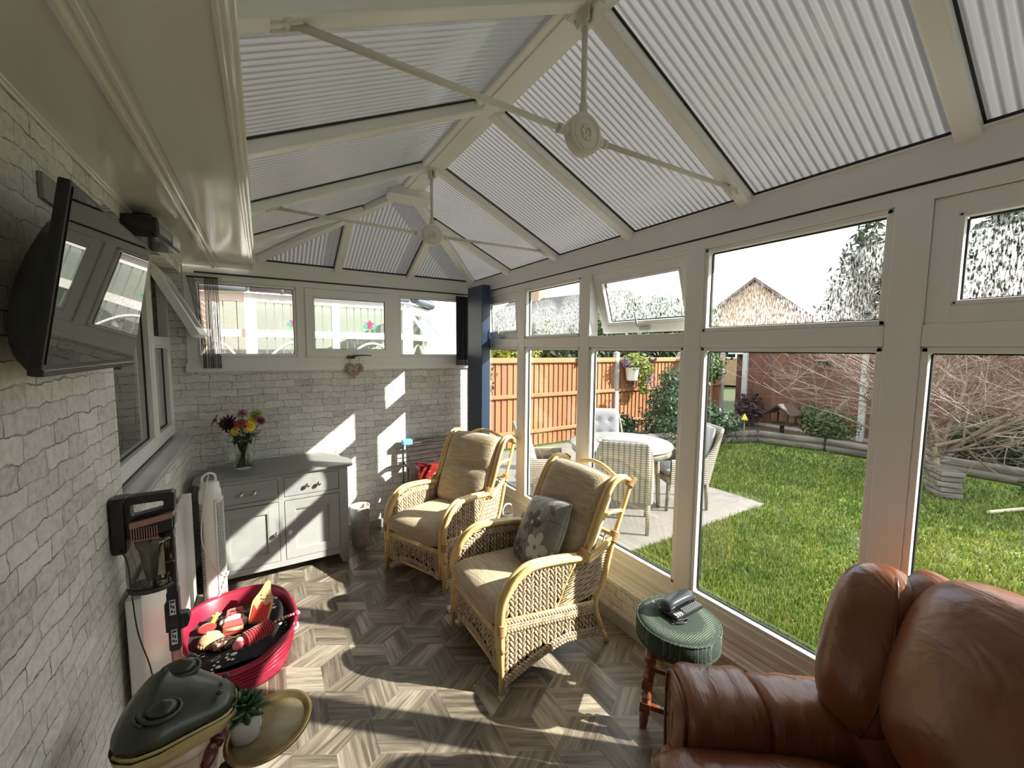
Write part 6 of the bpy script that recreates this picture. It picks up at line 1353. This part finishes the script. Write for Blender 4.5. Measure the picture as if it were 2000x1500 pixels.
# bare shrub: trunk forks into many fine arching branches
def bare_shrub():
    t = thing('bare_shrub', 'wide leafless shrub with a mass of thin pale twigs on the lawn', 'shrub', (8.02, 1.62, GZ)); rr = random.Random(12); tr = MB(); br = MB(); tw = MB()
    def grow(p, d, l, r, dep):
        q = p; pts = [p]; rs = [r]
        nseg = 4 if dep < 3 else 3
        for k in range(nseg):
            d = (d + Vector((rr.uniform(-.22, .22), rr.uniform(-.22, .22), rr.uniform(-.12, .16)))).normalized(); q = q + d * l / nseg; pts.append(q); rs.append(r * (1 - .5 * (k + 1) / nseg))
        rs = [min(q_, (.06, .03, .014, .006, .0045, .0038)[dep]) for q_ in rs]
        (tr if dep == 0 else br if dep < 3 else tw).tube(pts, rs, 6 if dep < 2 else (4 if dep < 3 else 3), caps=False)
        if dep >= 5: return
        n = (4, 4, 4, 4, 3)[dep]
        for k in range(n):
            i = rr.randint(1, nseg); ax = Vector((rr.uniform(-1, 1), rr.uniform(-1, 1), rr.uniform(-.35, .75))).normalized(); nd_ = (d * .55 + ax * .75).normalized()
            if dep == 0: nd_ = Vector((math.cos(k * 1.7 + .4), math.sin(k * 1.7 + .4), .55)).normalized()
            grow(pts[i] if dep else pts[max(1, min(nseg, k + 1))], nd_, l * rr.uniform(.62, .92) if dep else .85, rs[i] * .72 if dep else .028, dep + 1)
    grow(Vector((0, 0, 0)), Vector((-.1, .1, 1)), .62, .05, 0)
    for k in range(4): grow(Vector((0, 0, .40 + .08 * k)), Vector((-.1 + .1 * k, 1.0, .35 + .22 * k)).normalized(), 1.35, .026, 1)
    for k in range(6): grow(Vector((0, 0, .45)), Vector((.35 * math.cos(k * 1.05), math.sin(k * 1.05), .85 + .3 * (k % 2))).normalized(), 1.25, .03, 1)
    tr.build('trunk', pm('pale_bark', (.40, .36, .28), .8, c2=(.26, .22, .16), scale=20, bump=.4), t); br.build('branch', TWIG, t); tw.build('twigs', TWIG, t)
bare_shrub()

# patio set
def weave():
    m_, t, b, o = newmat('pale_rattan_weave'); b.inputs['Roughness'].default_value = .6
    co = nd(t, 'ShaderNodeTexCoord'); w1_ = nd(t, 'ShaderNodeTexWave', Scale=13.0); w1_.bands_direction = 'Z'; w2_ = nd(t, 'ShaderNodeTexWave', Scale=6.0); w2_.bands_direction = 'Y'; t.links.new(co.outputs['Object'], w1_.inputs['Vector']); t.links.new(co.outputs['Object'], w2_.inputs['Vector'])
    mu = nd(t, 'ShaderNodeMath', operation='MULTIPLY'); t.links.new(w1_.outputs['Fac'], mu.inputs[0]); t.links.new(w2_.outputs['Fac'], mu.inputs[1]); r = nd(t, 'ShaderNodeValToRGB'); r.color_ramp.elements[0].color = (.11, .095, .07, 1); r.color_ramp.elements[1].color = (.32, .29, .235, 1); r.color_ramp.elements[1].position = .35
    t.links.new(mu.outputs[0], r.inputs[0]); t.links.new(r.outputs[0], b.inputs['Base Color']); bu = nd(t, 'ShaderNodeBump', Strength=.6, Distance=.006); t.links.new(mu.outputs[0], bu.inputs['Height']); t.links.new(bu.outputs[0], b.inputs['Normal']); return m_
WEAVE = weave(); GCUSH = pm('grey_outdoor_cushion', (.25, .25, .275), .9, c2=(.28, .28, .305), scale=30)
TX, TY_ = 3.68, 3.46
t = thing('patio_table', 'round pale woven garden table on the patio', 'table', (TX, TY_, GZ)); g = MB(); g.lathe([(0, .735), (.57, .735), (.60, .742), (.605, .755), (.595, .768), (0, .772)], 48); g.build('tabletop', pm('pale_table_top', (.27, .26, .24), .35, c2=(.24, .23, .21), scale=5), t)
g = MB(); g.lathe([(.565, .66), (.585, .67), (.585, .74), (.565, .74)], 48); g.build('woven_rim', WEAVE, t); g = MB(); g.lathe([(.0, .772), (.27, .773), (.275, .779), (.27, .785), (0, .785)], 40); g.build('turntable', pm('table_glass', (.42, .42, .40), .15), t)
for k in range(4): a = PI / 4 + k * PI / 2; g = MB(); g.tube([(.42 * math.cos(a), .42 * math.sin(a), .70), (.46 * math.cos(a), .46 * math.sin(a), 0)], [.03, .024], 8); g.build('leg', WEAVE, t)
def make_patio_chair():
    t = thing('patio_chair', 'pale woven patio chair with its back to the window wall, nearest to the glass', 'chair', (3.28, 3.02, GZ), math.radians(42), 'woven chairs around the patio table')
    def shell(u, v):
        s_ = u * 2 - 1; a = s_ * PI * .5; k = abs(s_)
        if k < .42: x, y = -.25, s_ / .42 * .25
        elif k < .56: f = (k - .42) / .14 * PI / 2; x, y = -.19 - .06 * math.cos(f), math.copysign(.25 + .045 * math.sin(f), s_)
        else: x, y = -.19 + (k - .56) / .44 * .42, math.copysign(.295, s_)
        fb = 1 - min(1, max(0, (k - .40) / .18)); fb = fb * fb * (3 - 2 * fb); top = .62 + .36 * fb; lean = -.16 * fb
        lp = [(0, .33, 0), (0, .5, .3), (0, top - .02, 1), (.012, top, 1), (.030, top - .005, 1), (.034, top - .03, 1), (.034, .5, .3), (.034, .33, 0), (0, .33, 0)]; q, z, l_ = lp[int(round(v * 8))]
        sc = 1 - q / .30; return (x * (1 if k >= .56 else sc) + lean * l_ + (q if k < .5 else 0) * 0, y * sc, z)
    g = MB(); g.sheet(41, 9, shell); g.build('woven_shell', WEAVE, t)
    g = MB(); g.box((-.24, -.27, .33), (.27, .27, .40), bev=.02); g.build('seat', WEAVE, t)
    for sx_ in (-.215, .235):
        for sy in (-.245, .245): g = MB(); g.tube([(sx_, sy, .36), (sx_ * 1.08, sy, 0)], [.026, .018], 8); g.build('leg', WEAVE, t)
    g = MB(); g.pillow(.48, .50, .09, 14, 5, .4, M=Matrix.Translation((.02, 0, .44))); g.build('seat_cushion', GCUSH, t)
    M = Matrix.Translation((-.235, 0, .74)) @ rotM(0, math.radians(-16), 0) @ Matrix(((0, 0, 1, 0), (1, 0, 0, 0), (0, 1, 0, 0), (0, 0, 0, 1)))
    g = MB(); g.pillow(.47, .52, .10, 24, 5, .4, M=M); Mi = M.inverted(); nv = []
    for v in g.v:
        q = Mi @ Vector(v); dmin = min((q.x - a) ** 2 + (q.y - b) ** 2 for a in (-.09, .09) for b in (-.12, .08)); q.z *= 1 - .65 * math.exp(-dmin / .0012); nv.append(tuple(M @ q))
    g.v = nv; g.build('back_cushion', GCUSH, t); return t
pc = make_patio_chair()
dup(pc, (4.22, 4.28, GZ), math.radians(232), 'patio chair with tufted grey cushion facing us across the table'); dup(pc, (2.92, 3.93, GZ), math.radians(-28), 'patio chair at the left of the table beside the orange fence'); dup(pc, (4.32, 3.10, GZ), math.radians(152), 'patio chair at the right of the table next to the lawn')

# trees, hedge and houses beyond
def conifer(lab, x, y, h, r, seed, n=5200, dens=.16):
    t = thing('conifer', lab, 'tree', (x, y, GZ), 0, 'conifers beyond the side fence'); rr = np.random.default_rng(seed); bl_ = []
    for k in range(42):
        f = (k + .5) / 42; z = h * (.12 + .86 * f); q = r * (1 - f) ** .75 + .12; a = k * 2.4; bl_.append(((math.cos(a) * q * .6, math.sin(a) * q * .6, z), (q * .62, q * .62, h * .05 + .1)))
    leaf_cloud('foliage', CONIF, t, bl_, n, dens, seed, up=-.2, asp=.28); g = MB(); g.tube([(0, 0, 0), (0, 0, h * .9)], [r * .07 + .06, .03], 8); g.build('trunk', BARK, t)
conifer('tall dark conifer seen through the misted top light', 17.8, 5.8, 6.6, 1.7, 51); conifer('big dark conifer at the right edge beyond the fence', 15.4, 2.2, 6.2, 1.9, 52, 6500)
bush('broad green tree beyond the orange fence seen through the open top light', (13.6, 11.4, GZ), [((0, 0, 2.6), (2.0, 1.6, 1.3)), ((-1.6, .6, 2.2), (1.4, 1.2, 1.1)), ((1.6, -.4, 2.9), (1.5, 1.3, 1.2))], 6500, .14, MIDGREEN, 60, 'garden_tree', 'tree', trunk=.07)
bush('small bushy tree beyond the fence left of the open top light', (8.6, 11.6, GZ), [((0, 0, 2.0), (1.5, 1.0, .9)), ((-1.3, .4, 1.8), (1.0, .9, .8))], 3500, .11, MIDGREEN, 61, 'garden_tree', 'tree', trunk=.06)
TILE = pm('brown_roof_tiles', (.16, .10, .075), .8, c2=(.10, .065, .055), scale=6, sx=(1, 1, 5)); TILEG = pm('dark_roof_tiles', (.07, .068, .07), .75, c2=(.04, .04, .042), scale=6, sx=(1, 1, 5)); BUFF = pm('buff_brick', (.42, .29, .18), .85, c2=(.34, .22, .14), scale=9)
def house(lab, x, y, rz, w_, d, he, hr, roofm, wallm):
    t = thing('house', lab, 'house', (x, y, GZ), rz, 'houses beyond the garden'); g = MB(); A = Matrix(((1, 0, 0, 0), (0, 0, 1, 0), (0, 1, 0, 0), (0, 0, 0, 1)))
    g.prism([(-w_ / 2, 0), (w_ / 2, 0), (w_ / 2, he), (0, hr), (-w_ / 2, he)], -d / 2, d / 2, 0, A); g.build('wall', wallm, t)
    g = MB()
    for s_ in (-1, 1): g.prism([(s_ * (w_ / 2 + .3), he - .2), (0, hr + .05), (0, hr + .2), (s_ * (w_ / 2 + .3), he - .02)], -d / 2 - .3, d / 2 + .3, 0, A)
    g.build('roof', roofm, t); g = MB(); g.box((-.35, d * .2, hr - .5), (.35, d * .2 + .6, hr + 1.0)); g.build('chimney', wallm, t)
    for k in (-1, 1):
        q = MB(); q.box((k * w_ * .22 - .6, -d / 2 - .06, he * .45), (k * w_ * .22 + .6, -d / 2 + .02, he * .45 + 1.1)); f = q.build('window', WHITE, t); q = MB(); q.box((k * w_ * .22 - .52, -d / 2 - .07, he * .45 + .08), (k * w_ * .22 + .52, -d / 2 - .055, he * .45 + 1.02)); q.build('pane', SCR, f)
house('buff gabled house with brown tiles seen through the misted glass', 26.5, 14.2, math.radians(-62), 5.6, 9, 3.3, 5.6, TILE, BUFF); house('dark tiled house at the left of the open top light', 15.5, 19.5, math.radians(15), 8, 8, 2.6, 4.9, TILEG, BUFF)

# neighbour's conservatory behind the end window
NW = pm('neighbour_white_pvc', (.66, .66, .65), .35); NGL = glass_pane('neighbour_glass', (.90, .95, .90), refl=1.6); LEAD = pm('lead_line', (.16, .17, .16), .6); SLATE = pm('slate_grey_gutter', (.10, .115, .14), .4)
t = thing('neighbour_conservatory', 'white conservatory next door with grey gutter and leaded tulip glass', 'conservatory', (0, 6.0, GZ)); B0 = -GZ
P_ = [(-.80, .22), (-.10, 0), (1.85, 0), (2.42, .75), (2.42, 3.0)]
def onseg(i, f): a, b = Vector((*P_[i], 0)), Vector((*P_[i + 1], 0)); return a + (b - a) * f
g = MB()
for i in range(4):
    a, b = onseg(i, 0), onseg(i, 1)
    for z, wd in ((.30 + B0, .60), (1.925 + B0, .09), (2.36 + B0, .10)): g.bar(a + Vector((0, 0, z)), b + Vector((0, 0, z)), .08, wd, (0, 0, 1))
for i, f, wd in ((0, 0, .08), (1, 0, .12), (1, .495, .09), (2, 0, .15), (3, 0, .12), (3, 1, .1), (0, .5, .06), (3, .5, .08)):
    p = onseg(i, f); g.box((p.x - wd / 2, p.y - .045, 0), (p.x + wd / 2, p.y + .045, 2.4 + B0))
g.build('frame', NW, t)
g = MB()
for i in range(4): a, b = onseg(i, 0), onseg(i, 1); g.add([a + Vector((0, 0, .6 + B0)), b + Vector((0, 0, .6 + B0)), b + Vector((0, 0, 2.32 + B0)), a + Vector((0, 0, 2.32 + B0))], [(0, 1, 2, 3)])
g.build('pane', NGL, t)
g = MB()
for x0, x1 in ((-.03, .80), (.92, 1.76)):
    for k in range(1, 9): x = x0 + (x1 - x0) * k / 9; g.box((x - .004, -.012, 1.2 + B0), (x + .004, -.004, 2.31 + B0))
for k in range(1, 5): p = onseg(0, k / 5); g.box((p.x - .004, p.y - .012, 1.2 + B0), (p.x + .004, p.y - .004, 2.31 + B0))
g.build('lead_lines', LEAD, t)
g = MB()
for x0, x1 in ((-.04, .81), (.91, 1.77)): g.tube([(x0 + (x1 - x0) * f, -.03, 1.42 + B0 + .40 * math.sin(PI * f) ** .8) for f in [k / 18 for k in range(19)]], .016, 6)
g.tube([(*onseg(2, .1 + .8 * f)[:2], 1.45 + B0 + .36 * math.sin(PI * f)) for f in [k / 14 for k in range(15)]], .016, 6); g.tube([(*onseg(0, .1 + .8 * f)[:2], 1.45 + B0 + .36 * math.sin(PI * f)) for f in [k / 14 for k in range(15)]], .016, 6); g.build('arched_bar', NW, t)
g = MB()
for i in range(4): a, b = onseg(i, 0), onseg(i, 1); n = Vector((b - a).cross(Vector((0, 0, 1)))).normalized(); off = n * .10; g.tube([a + off + Vector((0, 0, 2.475 + B0)), b + off + Vector((0, 0, 2.475 + B0))], .055, 8); g.bar(a + off * .5 + Vector((0, 0, 2.53 + B0)), b + off * .5 + Vector((0, 0, 2.53 + B0)), .14, .03, (0, 0, 1))
for x in (.22, .34, 1.95): g.tube([(x, -.10, 2.475 + B0), (x + .04, -.10, 2.475 + B0)], .064, 8)
g.build('gutter', SLATE, t)
g = MB(); top = (.86, 1.3, 3.25 + B0); g.add([(p[0], p[1] - .02, 2.53 + B0) for p in P_] + [top, (.86, 3.0, 3.25 + B0), (-.72, 3.0, 2.53 + B0)], [(0, 1, 5), (1, 2, 5), (2, 3, 5), (3, 4, 6, 5), (0, 5, 6, 7)]); g.build('roof', glass_pane('grey_roof_glass', (.78, .80, .84), refl=2.0), t)
g = MB(); g.box((-.7, .9, 0), (2.4, .95, 2.5 + B0)); g.build('pane_backdrop', pm('pale_backdrop', (.36, .37, .325), .8), t)  # pale board added behind the panes so they look bright
CR = pm('stained_red', (.55, .03, .08), .3); CG = pm('stained_green', (.03, .25, .16), .3); CB = pm('stained_blue', (.03, .09, .30), .3); CY = pm('stained_yellow', (.6, .5, .08), .3); AX = Matrix(((1, 0, 0, 0), (0, 0, 1, -.016), (0, 1, 0, 0), (0, 0, 0, 1)))
def tulip(x, z):
    for nm, m_, poly in (('red_petal', CR, [(-.03, -.04), (0, -.055), (.03, -.04), (.036, .02), (0, .075), (-.036, .02)]), ('green_leaf', CG, [(-.015, -.06), (-.05, -.055), (-.10, -.03), (-.075, .01), (-.035, -.01)]), ('green_leaf', CG, [(.015, -.06), (.05, -.055), (.10, -.03), (.075, .01), (.035, -.01)]), ('blue_petal', CB, [(-.036, -.005), (-.065, .03), (-.038, .035)]), ('blue_petal', CB, [(.036, -.005), (.065, .03), (.038, .035)]), ('yellow_stalk', CY, [(-.008, -.055), (.008, -.055), (.004, -.10), (-.004, -.10)])):
        g = MB(); g.prism([(x + a, z + b) for a, b in poly], 0, .004, 0, AX); g.build(nm, m_, t)
tulip(1.315, 2.075 + B0); tulip(.375, 2.07 + B0)
e_ = MB(); a, b = onseg(2, .12), onseg(2, .92); n = Vector((b - a).cross(Vector((0, 0, 1)))).normalized()
for z0, k0, z1, k1 in ((2.28, .02, 1.96, .26),):
    A0, A1, B1, B0_ = a + n * k0 + Vector((0, 0, z0 + B0)), b + n * k0 + Vector((0, 0, z0 + B0)), b + n * k1 + Vector((0, 0, z1 + B0)), a + n * k1 + Vector((0, 0, z1 + B0))
    for p, q in ((A0, A1), (A1, B1), (B1, B0_), (B0_, A0)): e_.bar(p, q, .04, .04, tuple(n), 0)
s_o = e_.build('open_vent', NW, t); e_ = MB(); e_.add([A0, A1, B1, B0_], [(0, 1, 2, 3)]); e_.build('vent_pane', NGL, s_o)
bush('dark rounded bush below the right light of the strip window', (2.4, 5.2, GZ), [((0, 0, 1.45), (.42, .3, .34)), ((-.3, .1, 1.35), (.35, .3, .3))], 1600, .045, DARKGREEN, 71, 'rounded_shrub')

bush('tall dark hedge out of view, added to cast shade over the far lawn', (12.4, -2.8, GZ), [((0, -3.0 + k * 1.0, 1.3 + (k % 2) * .2), (.8, .8, 1.5)) for k in range(7)] + [((0, -3.0 + k * 1.0, 3.1 + (k % 3) * .15), (.75, .8, 1.35)) for k in range(7)], 15000, .13, DARKGREEN, 81, 'hedge_bush', 'hedge', trunk=.05, asp=.7)  # unseen stand-in for whatever shades the far lawn
